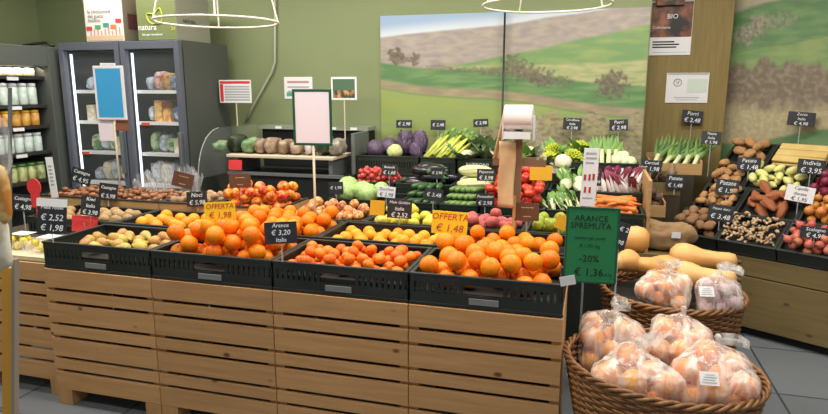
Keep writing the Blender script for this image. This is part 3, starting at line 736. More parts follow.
# leeks and fennel ----------------------------------------------------
LEEKW = mat('leek_white', '#e2e2b8', .45, c2='#d4dc9e', nscale=6)
def leek(L=.17, gl=.2, sd=1, lm_=LEAF):
    def fn():
        t = root('leek', Matrix.Identity(4), '', 'leek'); g = random.Random(sd)
        MB().tube([(0, 0, -.005), (0, 0, .01), (0, 0, L * .5), (0, 0, L)], [.010, .018, .016, .017], 10).build('shaft', LEEKW, t, True)
        l = MB()
        for i in range(6):
            a = -.5 + i * .2; leaf(l, (a * .012, 0, L - .02), (a * .8, g.uniform(-.2, .2), 1), (0, 1, 0), gl * g.uniform(.75, 1.1), .034, g.uniform(-.2, .25), .02, 7, .3, i)
        l.build('leaves', lm_, t, True); return t
    return fn
place(leek(.13, .15, 3), [T(.03 + .045 * i, 4.60 + .02 * (i % 2), zt + .012, .1 * (i - 2), R_(-38), R_(-12 + 6 * i)) for i in range(4)], 'leek', 'leek standing beside the fennel on the top step', 'leek', 'leeks on the top step')
FENN = mat('fennel_bulb', '#dfe3c0', .45, c2='#c8d6a0', nscale=5, stretch=(4, 4, 1))
def fennel():
    t = root('fennel', Matrix.Identity(4), '', 'fennel')
    b = MB().lathe([(.01, 0), (.03, .004), (.046, .03), (.044, .06), (.028, .09), (.02, .1)], 14)
    for v in b.v: v.y *= .75
    b.build('bulb', FENN, t, True)
    s = MB()
    for a in (-.5, -.15, .2, .55): s.tube([(a * .03, 0, .085), (a * .08, 0, .14), (a * .16, .01, .2)], [.011, .009, .007], 7)
    s.build('stalks', LEAF, t, True); return t
place(fennel, [T(.20 + .05 * (i % 3), 4.62 + .06 * (i // 3), zt + .02 + .03 * (i // 3), 0, R_(-40), R_(-50 - 8 * (i % 3))) for i in range(5)], 'fennel', 'white fennel bulb with green stalks on the top step', 'fennel', 'fennel bulbs')
# middle step ---------------------------------------------------------
RADI = mat('radish_red', '#c23a3a', .4, c2='#d86058', nscale=4, vary=.12)
rdm = [blob(1, 1, 1.1, .08, 1.4, s, 2).mesh('radish', RADI, True) for s in range(2)]
def stepM(k, x0, x1, h): a, b, z = STEP[k]; return Matrix.Translation(((x0 + x1) / 2, (a + b) / 2, z + h))
heap(stepM(1, *T2[0], .092), .29, .29, 110, .0195, rdm, 'radish', 'small red radish in the crate on the middle step', 'radish', 'radishes on the middle step', .15, .4, seed=31)
AUB = mat('aubergine_skin', '#1e1620', .25, c2='#2a1e2a', nscale=3, spec=.7)
def aubergine():
    t = root('x', Matrix.Identity(4), '', 'x')
    b = MB().lathe([(.004, 0), (.02, .004), (.034, .03), (.036, .07), (.028, .12), (.02, .16), (.012, .178)], 14); b.build('body', AUB, t, True)
    MB().lathe([(.024, .155), (.022, .165), (.014, .18), (.006, .185), (.006, .205), (.002, .206)], 8).build('calyx', LEAFD, t, True); return t
g0 = random.Random(3)
place(aubergine, [T(-1.14 + g0.uniform(-.12, .12) * (1 - .25 * (i // 6)), 4.255 + .045 * (i % 6) , cz(1, .125) + .045 * (i // 6) + .006 * (i % 3), R_(g0.uniform(-25, 25)) + (PI if i % 2 else 0) - .0, 0, R_(90)) @ Matrix.Translation((0, 0, -.09)) for i in range(17)], 'aubergine', 'glossy black aubergine on the middle step', 'aubergine', 'aubergines')
NAPA = mat('pale_long_cabbage', '#cfd08c', .5, c2='#e2e0b4', nscale=4, stretch=(1, 6, 6))
def napa():
    b = blob(.14, .05, .05, .06, 1.4, 2, 4)
    for v in b.v:
        a = math.atan2(v.z, v.y); v.y *= 1 + .05 * math.sin(a * 9 + v.x * 20); v.z *= 1 + .05 * math.sin(a * 9 + v.x * 20)
    return b.mesh('napa', NAPA, True)
nm = napa()
for i, (x, y, z, rz) in enumerate(((-.79, 4.29, .075, .04), (-.79, 4.40, .085, -.03), (-.79, 4.35, .165, .05))):
    single(nm, T(x, y, cz(1, .07) + z - .02, rz, .5 * i, 0, .88), 'chinese_cabbage', 'long pale yellow Chinese cabbage lying on the middle step', 'cabbage', 'long pale cabbages')
PEPR = mat('red_pepper', '#c4251c', .25, c2='#d6402a', nscale=2, vary=.1, spec=.6)
def pepper():
    t = root('x', Matrix.Identity(4), '', 'x')
    b = MB().lathe([(.005, -.045), (.02, -.05), (.034, -.03), (.04, .01), (.036, .035), (.018, .042), (.006, .034)], 20)
    for v in b.v:
        a = math.atan2(v.y, v.x); k = 1 + .1 * math.cos(a * 4); v.x *= k; v.y *= k
    b.build('body', PEPR, t, True); MB().tube([(0, 0, .034), (.003, 0, .05), (.012, 0, .062)], [.009, .006, .006], 7).build('stem', LEAFD, t); return t
g = random.Random(8)
place(pepper, [stepM(1, *T2[3], .092) @ Matrix.Translation((x, y, z)) @ Euler((g.uniform(.6, 2), g.uniform(-.5, .5), g.uniform(0, 6))).to_matrix().to_4x4() for (x, y, z, q) in pack(.34, .29, 24, lambda q: .042, .4, g, .2)], 'red_pepper', 'shiny red pepper on the middle step behind the paper bag', 'pepper', 'red peppers')
TURN = mat('turnip_white', '#e0dfc4', .45, c2='#d0d69a', nscale=3, vary=.06)
def turnip():
    t = root('x', Matrix.Identity(4), '', 'x')
    MB().lathe([(.003, -.06), (.008, -.045), (.03, -.03), (.04, 0), (.034, .024), (.012, .034)], 14).build('root', TURN, t, True)
    l = MB()
    for i in range(5):
        a = i * 1.26; leaf(l, (0, 0, .03), (math.cos(a) * .5, math.sin(a) * .5, 1), (math.cos(a), math.sin(a), 0), .12, .035, -.3, .03, 6, .1, i)
    l.build('leaves', LEAF, t, True); return t
place(turnip, [stepM(1, *T2[4], .092) @ Matrix.Translation((x, y, z)) @ Euler((g.uniform(-1.2, -.5), g.uniform(-.8, .8), g.uniform(-.5, .5))).to_matrix().to_4x4() for (x, y, z, q) in pack(.24, .29, 14, lambda q: .044, .3, g, .16)], 'turnip', 'white turnip with green tops on the middle step', 'turnip', 'turnips')
RADW = mat('chicory_rib', '#ece4dc', .4, c2='#dcc8c8', nscale=5); RADP = mat('chicory_purple', '#7d2f48', .45, c2='#9a4a60', nscale=8, vary=.15)
def chicory():
    t = root('x', Matrix.Identity(4), '', 'x'); a_ = MB(); b_ = MB(); g = random.Random(4)
    for i in range(9):
        a = i * 2.4; r = .012 + .001 * i; d = Vector((math.cos(a) * .28, math.sin(a) * .28, 1))
        leaf(a_, (1.5 * r * math.cos(a), 1.5 * r * math.sin(a), 0), d, (-math.cos(a), -math.sin(a), 0), .145, .026, .35, 0, 7, .3, i)
        leaf(b_, (1.1 * r * math.cos(a), 1.1 * r * math.sin(a), .045), d, (-math.cos(a), -math.sin(a), 0), .115, .048, .35, .05, 7, .0, i)
    MB().lathe([(.004, -.012), (.016, -.006), (.02, .012), (.016, .03), (.01, .04)], 10).build('root', RADW, t, True)
    a_.build('ribs', RADW, t, True); b_.build('leaves', RADP, t, True); return t
place(chicory, [T(.05 + .048 * (i % 6), 4.27 + .1 * (i // 6), cz(1, .118) + .03 * (i // 6), .5 * i, R_(-30 + 9 * math.sin(i)), R_(-15 + 7 * (i % 5))) for i in range(12)], 'red_chicory', 'purple and white chicory head on the middle step', 'chicory', 'red chicory heads')
# lowest step ----------------------------------------------------------
COUR = mat('courgette_skin', '#2c4a2a', .35, c2='#45663a', nscale=6, stretch=(1, 12, 12), vary=.1)
COURL = mat('pale_bean_green', '#5d7d3e', .45, c2='#7c9a56', nscale=6, stretch=(1, 12, 12), vary=.15)
def courgette(m):
    def fn():
        t = root('x', Matrix.Identity(4), '', 'x')
        MB().tube([(-.085, 0, 0), (-.08, 0, 0), (-.03, 0, .003), (.04, 0, .002), (.08, 0, 0)], [.006, .017, .021, .019, .012], 10).build('body', m, t, True)
        MB().tube([(.08, 0, 0), (.1, 0, .003)], [.009, .007], 6).build('stem', LEAF, t); return t
    return fn
place(courgette(COUR), [T(-1.13 + .045 * (i % 4), 3.95 + .02 * (i % 3) + .06 * (i // 4), cz(0, .108) + .042 * (i // 4), R_(60 + 12 * (i % 4))) for i in range(12)], 'courgette', 'dark green courgette on the lowest step', 'courgette', 'dark courgettes')
place(courgette(COURL), [T(-.87 + .03 * (i % 6), 3.97 + .05 * (i // 6), cz(0, .108) + .04 * (i // 6), R_(48 + 10 * (i % 5)), 0, .0, .8) for i in range(18)], 'small_courgette', 'small striped green courgette behind the yellow price card', 'courgette', 'small courgettes')
TOMA = mat('tomato_skin', '#c22c1e', .3, c2='#d24a2c', nscale=2, vary=.1, spec=.6)
tmm = [blob(1, 1, .82, .06, 1.6, s, 3, dimple).mesh('tomato', TOMA, True) for s in range(2)]
heap(stepM(0, *T3[3], .083), .38, .3, 52, .036, tmm, 'tomato', 'red tomato on the lowest step behind the paper bag stand', 'tomato', 'tomatoes', .19, .4, seed=33, spin=.4)
def chard():
    t = root('x', Matrix.Identity(4), '', 'x'); s = MB(); l = MB(); g = random.Random(6)
    for i in range(7):
        a = g.uniform(-.5, .5); b = g.uniform(-.3, .3); d = Vector((a, b, 1)).normalized(); L = g.uniform(.10, .15)
        s.tube([(a * .03, b * .03, 0), Vector((a * .03, b * .03, 0)) + d * L], [.009, .006], 6)
        leaf(l, Vector((a * .03, b * .03, 0)) + d * L * .8, d, (0, 1, .2), .12, .06, .2, .08, 8, .1, i)
    s.build('stalks', LEEKW, t, True); l.build('leaves', LEAF, t, True); return t
place(chard, [T(-.21 + .055 * i, 3.93 + .05 * (i % 2), cz(0, .09), .4 * i, R_(-50), R_(-40 + 24 * i), .7) for i in range(4)] + [T(-.2 + .06 * i, 4.08, cz(0, .1), i, R_(-35), R_(30 - 26 * i), .7) for i in range(3)], 'chard_bunch', 'bunch of green chard on the lowest step behind the limes', 'chard', 'chard bunches')
CARR = mat('carrot_orange', '#e0702a', .5, c2='#ec8a40', nscale=6, vary=.1)
crm = MB().tube([(-.085, 0, 0), (-.08, 0, 0), (-.03, 0, .002), (.04, 0, 0), (.085, 0, -.002), (.1, 0, -.002)], [.006, .0165, .0155, .0115, .006, .001], 9).mesh('carrot', CARR, True)
g = random.Random(12)
for i in range(44):
    lay = i // 15; j = i % 15
    single(crm, T(.112 + .11 * ((j % 5) + .5) / 5 + g.uniform(-.012, .012), 3.94 + .07 * (j // 5) + g.uniform(-.01, .01), cz(0, .083) + .018 + .034 * lay, g.uniform(-.6, .6) + (PI if i % 2 else 0), 0, g.uniform(-.1, .1)), 'carrot',
           'orange carrot on the lowest step next to the narrow white sign', 'carrot', 'carrots')

# =================================================================== RIGHT DISPLAY (turned, sloping)
TILT = R_(29.5); PITCHK = .25
zs = [.535, .677, .818, .96]; ks = [0.0, PITCHK, 2 * PITCHK, 3 * PITCHK]
def RM(s, row, up=0, inn=0):
    """frame on the sloping deck: x along the display, y up the slope"""
    return MR @ Matrix.Translation((s, ks[row] + .004, zs[row])) @ Matrix.Rotation(TILT, 4, 'X') @ Matrix.Translation((0, inn, up))
def sp_(px, py, k):
    d = ray(px, py); o = P0 + DK * k; t_ = (o.x * DK.x + o.y * DK.y) / (d.x * DK.x + d.y * DK.y); q = d * t_ + Vector((0, 0, EYE)) - o
    return q.dot(DS)
t = root('sloping_rack', MR, 'sloping olive-brown wooden rack carrying potatoes and onions', 'rack')
MB().box(-.62, 0, .405, 1.30, .02, .528).build('front_board', DARKWOOD, t, bevel=.003)
MB().box(-.62, 0, .06, 1.30, .02, .398).build('front_board', DARKWOOD, t, bevel=.003)
MB().box(-.60, .05, 0, 1.28, .12, .0595).build('plinth', mat('plinth_black', '#15181a', .8), t)
dk = MB(); 
prof = [(.021, .06), (.021, .52), (KW - .05, .52 + (KW - .07) * math.tan(TILT)), (KW - .05, .06)]
dk.add([(-.545, y, z) for y, z in prof] + [(1.28, y, z) for y, z in prof], [(0, 1, 2, 3), (4, 7, 6, 5), (0, 4, 5, 1), (1, 5, 6, 2), (2, 6, 7, 3), (3, 7, 4, 0)])
dk.build('deck', mat('rack_inside', '#3c3323', .85), t)
CW = PITCHK / math.cos(TILT) - .012
def rcrate(row, s0, s1, lab, h=.10, liner=.055):
    return crate(RM((s0 + s1) / 2, row), s1 - s0 - .01, CW, h, lab, BLACKP, 'crates on the sloping rack', liner=liner, label=False, slots=False)
def rheap(row, s0, s1, n, r, ms, name, lab, cat, group, zmax=.12, lie=True, liner=.055, seed=1, spin=None):
    M = RM((s0 + s1) / 2, row) @ Matrix.Translation((0, CW / 2, liner + .002))
    heap(M, s1 - s0 - .035, CW - .025, n, r, ms, name, lab, cat, group, zmax, .4, .15, lie, seed, .93, spin)
RS = [[-.555, -.235, .125, .49, .86, 1.24], [], [], []]
for r_, pxs in ((1, (680, 737, 800)), (2, (688, 744, 806)), (3, (712, 766, 832))):
    py = (None, 204, 181, 160)[r_]; a = [max(-.52, sp_(p, py, ks[r_])) for p in pxs]; RS[r_] = a + [a[-1] + .38, a[-1] + .76 if a[-1] + .76 < 1.3 else 1.28]
print('RS', RS)
rl = [['black crate of earthy potatoes at the near end of the sloping rack', 'black crate of knobbly ginger at the front of the sloping rack', 'black crate of shallots at the front of the sloping rack', 'black crate of yellow onions in front, beyond the shallots', 'black crate of red onions in front, last of the row'],
      ['black crate of brown potatoes second row up the sloping rack', 'black crate of sweet potatoes on the sloping rack', 'black crate of yellow onions behind the shallots', 'black crate of onions second row up, last'],
      ['black crate of light potatoes third row up beside the artichokes', 'black crate of pale endive on the sloping rack', 'black crate of red onions beside the endive', 'black crate of red onions third row up, last'],
      ['black crate of large potatoes in the top row', 'black crate of dried yellow slices in the top row', 'black crate of onions in the top row']]
for r_ in range(4):
    for j in range(len(RS[r_]) - 1):
        if RS[r_][j + 1] - RS[r_][j] > .12 and j < len(rl[r_]): rcrate(r_, RS[r_][j], RS[r_][j + 1], rl[r_][j])
rheap(0, RS[0][0], RS[0][1], 44, .033, pmd, 'potato', 'earthy brown potato at the near end of the sloping rack', 'potato', 'earthy potatoes in the front crate', .15, seed=41)
GING = mat('mushroom_tan', '#b3906a', .7, c2='#d6bb95', nscale=3, vary=.12)
def gingermesh(s):
    b = MB(); pts = [(math.cos(a) * .8, math.sin(a) * .8, .2 * math.sin(3 * a + s)) for a in [i * .42 - .3 for i in range(9)]]
    b.tube(pts, [.15, .3, .36, .38, .38, .4, .45, .4, .2], 9); return b.mesh('ginger', GING, True)
gm = [gingermesh(s) for s in range(3)]
rheap(0, RS[0][1], RS[0][2], 88, .022, gm, 'ginger_root', 'knobbly curled tan ginger root in the front crate', 'ginger', 'ginger roots in the front crate', .11, False, seed=42)
rheap(0, RS[0][2], RS[0][3], 56, .027, shm, 'shallot', 'pinkish red shallot in the front crate', 'shallot', 'shallots in the front crate', .13, False, seed=43)
rheap(0, RS[0][3], RS[0][4], 30, .031, onm, 'onion', 'yellow onion in the front crate beyond the shallots', 'onion', 'onions in the front row', .12, False, seed=44)
rheap(1, RS[1][0], RS[1][1], 36, .031, pm, 'potato', 'brown potato in the second row of the sloping rack', 'potato', 'brown potatoes in the second row', .13, seed=45)
rheap(1, RS[1][1], RS[1][2], 15, .042, spm, 'sweet_potato', 'long reddish brown sweet potato on the sloping rack', 'sweet potato', 'sweet potatoes', .16, seed=46, lie=True)
rheap(1, RS[1][2], RS[1][3], 36, .031, onm, 'onion', 'golden onion in the crate behind the shallots', 'onion', 'golden onions behind the shallots', .13, False, seed=47)
rheap(2, RS[2][0], RS[2][1], 36, .032, pm, 'potato', 'light brown potato in the third row beside the artichokes', 'potato', 'light potatoes in the third row', .13, seed=48)
ENDI = mat('endive_pale', '#d6d67a', .45, c2='#e6e29c', nscale=4, vary=.06)
edm = [blob(1.5, .8, .8, .12, 1.8, s, 3, lambda p: 1 - .15 * max(0, p.x)).mesh('endive', ENDI, True) for s in range(3)]
rheap(2, RS[2][1], RS[2][2], 26, .034, edm, 'endive', 'pale yellow endive head on the sloping rack', 'endive', 'pale endives', .14, True, seed=49)
rheap(2, RS[2][2], RS[2][3], 30, .032, orm, 'red_onion', 'dark red onion in the crate beside the endive', 'onion', 'red onions', .13, False, seed=50)
rheap(3, RS[3][0], RS[3][1], 26, .04, pm, 'potato', 'large tan potato in the top row of the sloping rack', 'potato', 'large potatoes in the top row', .16, True, seed=51)
SLI = mat('dried_slice', '#dcb868', .6, c2='#e6cc88', nscale=5, vary=.06)
M = RM((RS[3][1] + RS[3][2]) / 2, 3)
for i in range(9):
    j = i % 3; w_ = (RS[3][2] - RS[3][1]) - .09
    b = MB().box(-w_ * .5, -.035, 0, w_ * .5, .035, .02)
    for v in b.v: v.z += .004 * math.sin(v.x * 30 + i)
    o = b.build('dried_slab', SLI, None, bevel=.006); o.matrix_world = M @ T(.0, .065 + .078 * j, .058 + .026 * (i // 3), .03 * (i % 2) - .015, 0, 0)
    tag(o, 'long pale yellow dried slab stacked in the top row crate', 'dried food', 'dried yellow slabs')
rheap(1, RS[1][3], min(1.26, RS[1][3] + .38), 30, .031, onm, 'onion', 'onion in the last crate of the second row', 'onion', 'onions in the last second-row crate', .12, False, seed=52) if RS[1][3] < 1.0 else None
# wooden crate of spring leeks and two crates below, beside the sloping rack
def side_box(x0, x1, y0, y1, z0, h, lab, m=BOARD, name='wooden_crate'):
    t = root(name, Vector(((x0 + x1) / 2, y0, z0)), lab, 'crate', None); w_ = (x1 - x0) / 2; d = y1 - y0
    MB().box(-w_, 0, 0, w_, .012, h).build('front_board', m, t, bevel=.002); MB().box(-w_, d - .012, 0, w_, d, h * 1.6).build('back_board', m, t, bevel=.002)
    for s in (-1, 1): MB().box(min(s * w_, s * (w_ - .012)), .0125, 0, max(s * w_, s * (w_ - .012)), d - .0125, h * 1.3).build('side_board', m, t, bevel=.002)
    MB().box(-w_ + .0125, .0125, 0, w_ - .0125, d - .0125, h * .5).build('base', LINER, t); return t
t = root('corner_rack', Vector((.60, 4.9, 0)), 'stepped dark corner rack under the wooden leek crate', 'rack')
cr_ = MB(); cr_.box(-.235, .10, 0, .15, .42, .955); cr_.box(-.235, -.19, 0, .025, .099, .84); cr_.box(-.235, -.46, 0, -.115, -.191, .73); cr_.build('steps', MATS['rack_inside'], t)
LEAFD2 = mat('leek_green', '#3f6a30', .5, c2='#7ea04c', nscale=5, vary=.15)
lx0, lx1 = at(649, 158, 5.0).x, .80
side_box(lx0, lx1, 5.005, 5.30, .9555, .085, 'light wooden crate of leeks below the wooden panel')
place(leek(.10, .22, 9, LEAFD2), [T(lx0 + .04 + .0235 * i, 5.05 + .05 * (i % 3), .9555 + .06 + .012 * (i % 3), 0, R_(-30), R_(24 + 5 * (i % 4))) for i in range(14)], 'leek', 'slim leek with long green top in the wooden crate', 'leek', 'leeks in the wooden crate')
side_box(.37, .625, 4.715, 4.99, .8405, .09, 'dark wooden crate of artichokes under the leek crate', DARKWOOD)
ARTI = mat('artichoke_scale', '#7a6650', .7, c2='#927c5e', nscale=5, vary=.1)
def artichoke():
    b = MB()
    for ring in range(6):
        n_ = 9 - ring; zz = -.02 + ring * .013; rr = .034 - .0045 * ring
        for i in range(n_):
            a = 2 * PI * (i + .5 * (ring % 2)) / n_
            leaf(b, (rr * .6 * math.cos(a), rr * .6 * math.sin(a), zz), (math.cos(a) * .9, math.sin(a) * .9, 1.1), (-math.cos(a), -math.sin(a), .3), .038, .03, .45, 0, 4, .2, i)
    b.lathe([(.004, -.03), (.022, -.02), (.026, .0), (.02, .03), (.006, .05)], 10); return b.mesh('artichoke', ARTI, True)
atm = artichoke(); g = random.Random(5)
for (x, y, z, q) in pack(.22, .24, 12, lambda q: .042, .3, g, .15):
    single(atm, Matrix.Translation((  .4975 + x, 4.852 + y, .8405 + .047 + z)) @ Euler((g.uniform(-.9, .2), g.uniform(-.6, .6), g.uniform(0, 6))).to_matrix().to_4x4(), 'artichoke', 'brown-green artichoke in the crate under the leeks', 'artichoke', 'artichokes under the leeks')
side_box(.37, .505, 4.445, 4.70, .7305, .08, 'narrow wooden crate of beetroot beside the carrots', BOARD)
BEET = mat('beet_skin', '#5a4038', .8, c2='#6f5448', nscale=5, vary=.1)
btm = [blob(1, 1, .95, .12, 1.5, s, 3).mesh('beetroot', BEET, True) for s in range(2)]
heap(Matrix.Translation((.4375, 4.5725, .7305 + .042)), .105, .225, 14, .03, btm, 'beetroot', 'dusty dark beetroot in the narrow crate beside the carrots', 'beetroot', 'beetroots', .16, .2, seed=61)

# =================================================================== LEFT: FRIDGES
FY = 4.25; fl = at(57, 45, FY).x; fm = at(118, 41, FY).x; fr = at(178, 39, FY).x; FZ = at(118, 41, FY).z
print('fridge', fl, fm, fr, FZ)
FSH = [.42] + [at(150, py, FY + .11).z for py in (184, 153, 122, 90.5)]
def fridge(x0, x1, lab, side):
    t = root('upright_fridge', Vector((x0, FY, 0)), lab, 'fridge', 'upright fridges'); w_ = x1 - x0; D = .68; H_ = FZ
    MB().box(.004, .06, 0, .03, D, H_).build('side_panel', GREYF if side else CHARC, t); MB().box(w_ - .03, .06, 0, w_ - .004, D, H_).build('side_panel', CHARC, t); MB().box(.0305, .62, .121, w_ - .0305, .645, H_ - .051).build('liner', NAVY, t)
    MB().box(.0305, D - .03, .0, w_ - .0305, D, H_).build('back_panel', NAVY, t)
    MB().box(.0305, .06, H_ - .05, w_ - .0305, D - .0305, H_).build('top_panel', CHARC, t)
    MB().box(.0305, .06, 0, w_ - .0305, D - .0305, .12).build('base', CHARC, t)
    d = MB().box(.004, 0, .10, .05, .045, H_ - .004); d.box(w_ - .05, 0, .10, w_ - .004, .045, H_ - .004); d.box(.0505, 0, H_ - .065, w_ - .0505, .045, H_ - .004); d.box(.0505, 0, .10, w_ - .0505, .045, .16)
    do = d.build('door', GREYF, t, bevel=.003)
    MB().box(.0505, .018, .1605, w_ - .0505, .024, H_ - .0655).build('glass', GLASS, do)
    MB().box(w_ - .045, -.03, .9, w_ - .02, -.001, 1.25).build('handle', STEEL, do, bevel=.004)
    MB().box(.054, .065, .2, .062, .085, H_ - .09).build('light_strip', LEDS, t)
    MB().box(.0305, .063, .121, .034, .6195, H_ - .051).build('liner', NAVY, t); MB().box(w_ - .034, .063, .121, w_ - .0305, .6195, H_ - .051).build('liner', NAVY, t)
    for z in FSH:
        s = MB().box(.035, .12, z - .008, w_ - .035, .615, z); s.box(.035, .10, z - .024, w_ - .035, .118, z + .004); s.build('shelf', WHITEP, t)
    ld = bpy.data.lights.new('fridge_glow', 'AREA'); ld.shape = 'RECTANGLE'; ld.size = .3; ld.size_y = .1; ld.energy = .55; ld.color = (.65, .8, 1)
    lo = bpy.data.objects.new('fridge_glow', ld); COL.objects.link(lo); lo.parent = t; lo.location = (w_ / 2, .2, H_ - .055)
    return t
fridge(fl, fm - .002, 'glass-fronted upright fridge behind the blue panel sign', True)
fridge(fm + .002, fr, 'glass-fronted upright fridge below the green carton', False)
PK = [mat('pack_' + n_, a, .4, c2=b, nscale=18, ramp=(.45, .55)) for n_, a, b in (('amber', '#d08a3c', '#e8c27a'), ('silver', '#a8b2c4', '#d5dce6'), ('blue', '#5c7fae', '#b6c6dc'), ('rose', '#c4705a', '#e6c4b4'), ('green', '#5f8a58', '#b6cca0'), ('cream', '#d8ccb0', '#efe8d6'))]
CN = ('amber', 'silver', 'blue', 'pinkish', 'green', 'cream')
g = random.Random(14)
def pack_item(x, y, z, w_, d_, h_, ci, lab, grp, kind, rz=0):
    if kind == 0: o = pod(w_, d_, h_, g.randint(0, 50), .25, .7).build('food_bag', PK[ci], None, True); cat = 'bag'
    else: o = MB().box(-w_ / 2, -d_ / 2, 0, w_ / 2, d_ / 2, h_).build('food_box', PK[ci], None, bevel=.004); cat = 'box'
    o.matrix_world = T(x, y, z + .001, rz); tag(o, lab, cat, grp); return o
for fi, (x0, x1) in enumerate(((fl, fm), (fm, fr))):
    for si, z in enumerate(FSH[1:]):
        n_ = 5; wn = (x1 - x0 - .15) / n_
        pal = [[(1, 0), (5, 0), (1, 0), (5, 0)], [(4, 0), (5, 1), (4, 0), (1, 0)], [(1, 0), (2, 0), (0, 1), (0, 1)] if fi else [(5, 1), (1, 0), (3, 0), (1, 0)], [(1, 0), (2, 0), (0, 0), (3, 0)] if fi else [(1, 0), (5, 0), (5, 0), (1, 0)]][si]
        for q in range(n_):
            ci, kd = pal[(q * 3) % 4]; hh = g.uniform(.10, .19)
            nth = ('lowest stocked', 'second', 'third', 'top')[si]
            pack_item(x0 + .085 + wn * (q + .5), FY + .25, z, wn * .88, .2, hh, ci, '%s %s on the %s shelf of the fridge %s' % (CN[ci], ('food bag', 'food box')[kd], nth, ('behind the blue sign', 'below the green carton')[fi]), 'fridge goods %d %d' % (fi, si), kd)
# red shelf tags in the fridges
for (px, py, lab) in ((86, 153, 'red price strip on the shelf of the fridge behind the blue sign'), (146, 124, 'red price strip on the shelf of the fridge below the green carton')):
    p = at(px, py, FY - .003); o = MB().box(-.04, -.004, -.012, .04, 0, .012).build('price_sign', mat('orange_red_tag', '#cf5a48', .5), None, bevel=.001); o.location = (p.x, FY - .006 + 0.0, p.z); tag(o, lab, 'price tag', 'red shelf price strips')
# cartons on the fridges
def carton(x0, x1, y0, d, h, fm_, sm_, lab):
    t = root('carton', Vector((x0, y0, FZ + .001)), lab, 'carton'); MB().box(0, .001, 0, x1 - x0, d, h).build('body', sm_, t, bevel=.003); MB().box(.002, -.002, .004, x1 - x0 - .002, .0005, h - .004).build('front_print', fm_, t); return t
KRAFT = mat('olive_carton', '#6b6a4c', .8); c0, c1 = at(86, 30, FY + .05).x, at(124, 30, FY + .05).x
t = carton(c0, c1, FY + .05, .30, .40, mat('white_print', '#dcd8d2', .6), mat('grey_brown_carton', '#77705a', .8), 'white printed carton standing on the fridge behind the blue sign')
wc = c1 - c0
for i, (body, z) in enumerate((('la rivoluzione', .235), ('del gusto', .20), ('italiano', .168))): letters(body, .042, mat('carton_ink', '#77706c', .8), t, .03, -.0035, z, 'LEFT')
for (u, z, c_) in ((.10, .105, '#c23a42'), (.33, .115, '#4e9a6a'), (.55, .13, '#3f8f8a'), (.74, .115, '#c9794a'), (.88, .16, '#c23a42')):
    MB().box(wc * u - .028, -.0045, z - .016, wc * u + .028, -.0025, z + .016).build('printed_flag', mat('flag' + c_[1:], c_, .7), t)
for i in range(9): MB().box(wc * (.12 + .095 * i), -.0042, .05, wc * (.12 + .095 * i) + .012, -.0025, .085 + .012 * (i % 3)).build('printed_figure', mat('figure_pink', '#c98f82', .7), t)
MB().box(.01, -.0041, .012, wc - .01, -.0025, .046).build('printed_band', mat('band_sand', '#d2b18c', .7), t)
MB().box(wc + .0005, .05, .10, wc + .002, .26, .22).build('side_label', mat('dark_red_print', '#5a3030', .7), t)
c2_, c3_ = at(138, 30, FY + .04).x, at(177, 30, FY + .04).x
t = carton(c2_, c3_, FY + .04, .44, .42, mat('sage_print', '#6f7a4c', .7), mat('grey_carton_side', '#8b8d7c', .8), 'green carton with a white word and leaf mark on the fridge')
letters('natura', .066, CHALK, t, .006, -.0035, .10, 'LEFT'); letters('Sì', .06, mat('logo_lime', '#b5bf3c', .6), t, (c3_ - c2_) - .052, -.0035, .092, 'LEFT'); letters('bio per vocazione', .026, CHALK, t, .04, -.0035, .045, 'LEFT')
lo = MB()
for (cx, cz_, rx, rz_, ang) in ((.20, .185, .036, .058, -.25), (.135, .17, .034, .05, .95)):
    pts = []
    for i in range(24):
        a = 2 * PI * i / 24; x = rx * math.cos(a) * (1 - .35 * math.sin(a)); z = rz_ * math.sin(a); pts.append((cx + x * math.cos(ang) - z * math.sin(ang), -.004, cz_ + x * math.sin(ang) + z * math.cos(ang)))
    lo.tube(pts, .005, 5, True)
lo.build('leaf_mark', MATS['logo_lime'], t)
letters('NATURA', .04, mat('dark_print', '#3a3c34', .8), t, (c3_ - c2_) + .003, .16, .15, rz=PI / 2)
# left chiller, facing right along the left wall
LX = fl - .055; t = root('open_chiller', Vector((LX, 2.6, 0)), 'dark open shelving chiller of jars at the left edge', 'chiller'); LH = at(57, 47, FY).z; LL = FY - 2.6 + .10
MB().box(-.75, LL - .15, 0, 0, LL, LH).build('end_panel', CHARC, t, bevel=.006); MB().box(-.75, 0, 0, -.70, LL - .151, LH).build('back_panel', mat('chiller_inside', '#3a2f2c', .7), t)
MB().box(-.699, 0, LH - .16, 0, LL - .151, LH).build('canopy', CHARC, t, bevel=.006); MB().box(-.699, 0, 0, 0, LL - .151, .35).build('base', CHARC, t, bevel=.006)
shz = [at(25, py, FY - .25).z for py in (76, 105, 126, 152, 180)]
for z in shz: MB().box(-.699, .0, z - .025, -.06, LL - .151, z).build('shelf', mat('shelf_dark', '#2c2b2a', .6), t)
for i, z in enumerate(shz[:4]):
    MB().box(-.0595, LL - .50, z - .035, -.055, LL - .40, z - .008).build('price_card', TAGWHITE, t)
ld = bpy.data.lights.new('chiller_glow', 'AREA'); ld.shape = 'RECTANGLE'; ld.size = .1; ld.size_y = 1.2; ld.energy = 3; ld.color = (1, .88, .68)
lo_ = bpy.data.objects.new('chiller_glow', ld); COL.objects.link(lo_); lo_.parent = t; lo_.location = (-.1, LL - .75, LH - .17); lo_.rotation_euler = (0, R_(25), 0)
JC = [mat('jar_' + n_, a, .3, c2=b, nscale=20) for n_, a, b in (('cream', '#d9cba4', '#efe6cc'), ('honey', '#c98a34', '#e2b866'), ('mint', '#b9cfc4', '#e2ece6'), ('greenlid', '#6f8a52', '#c9c98e'))]
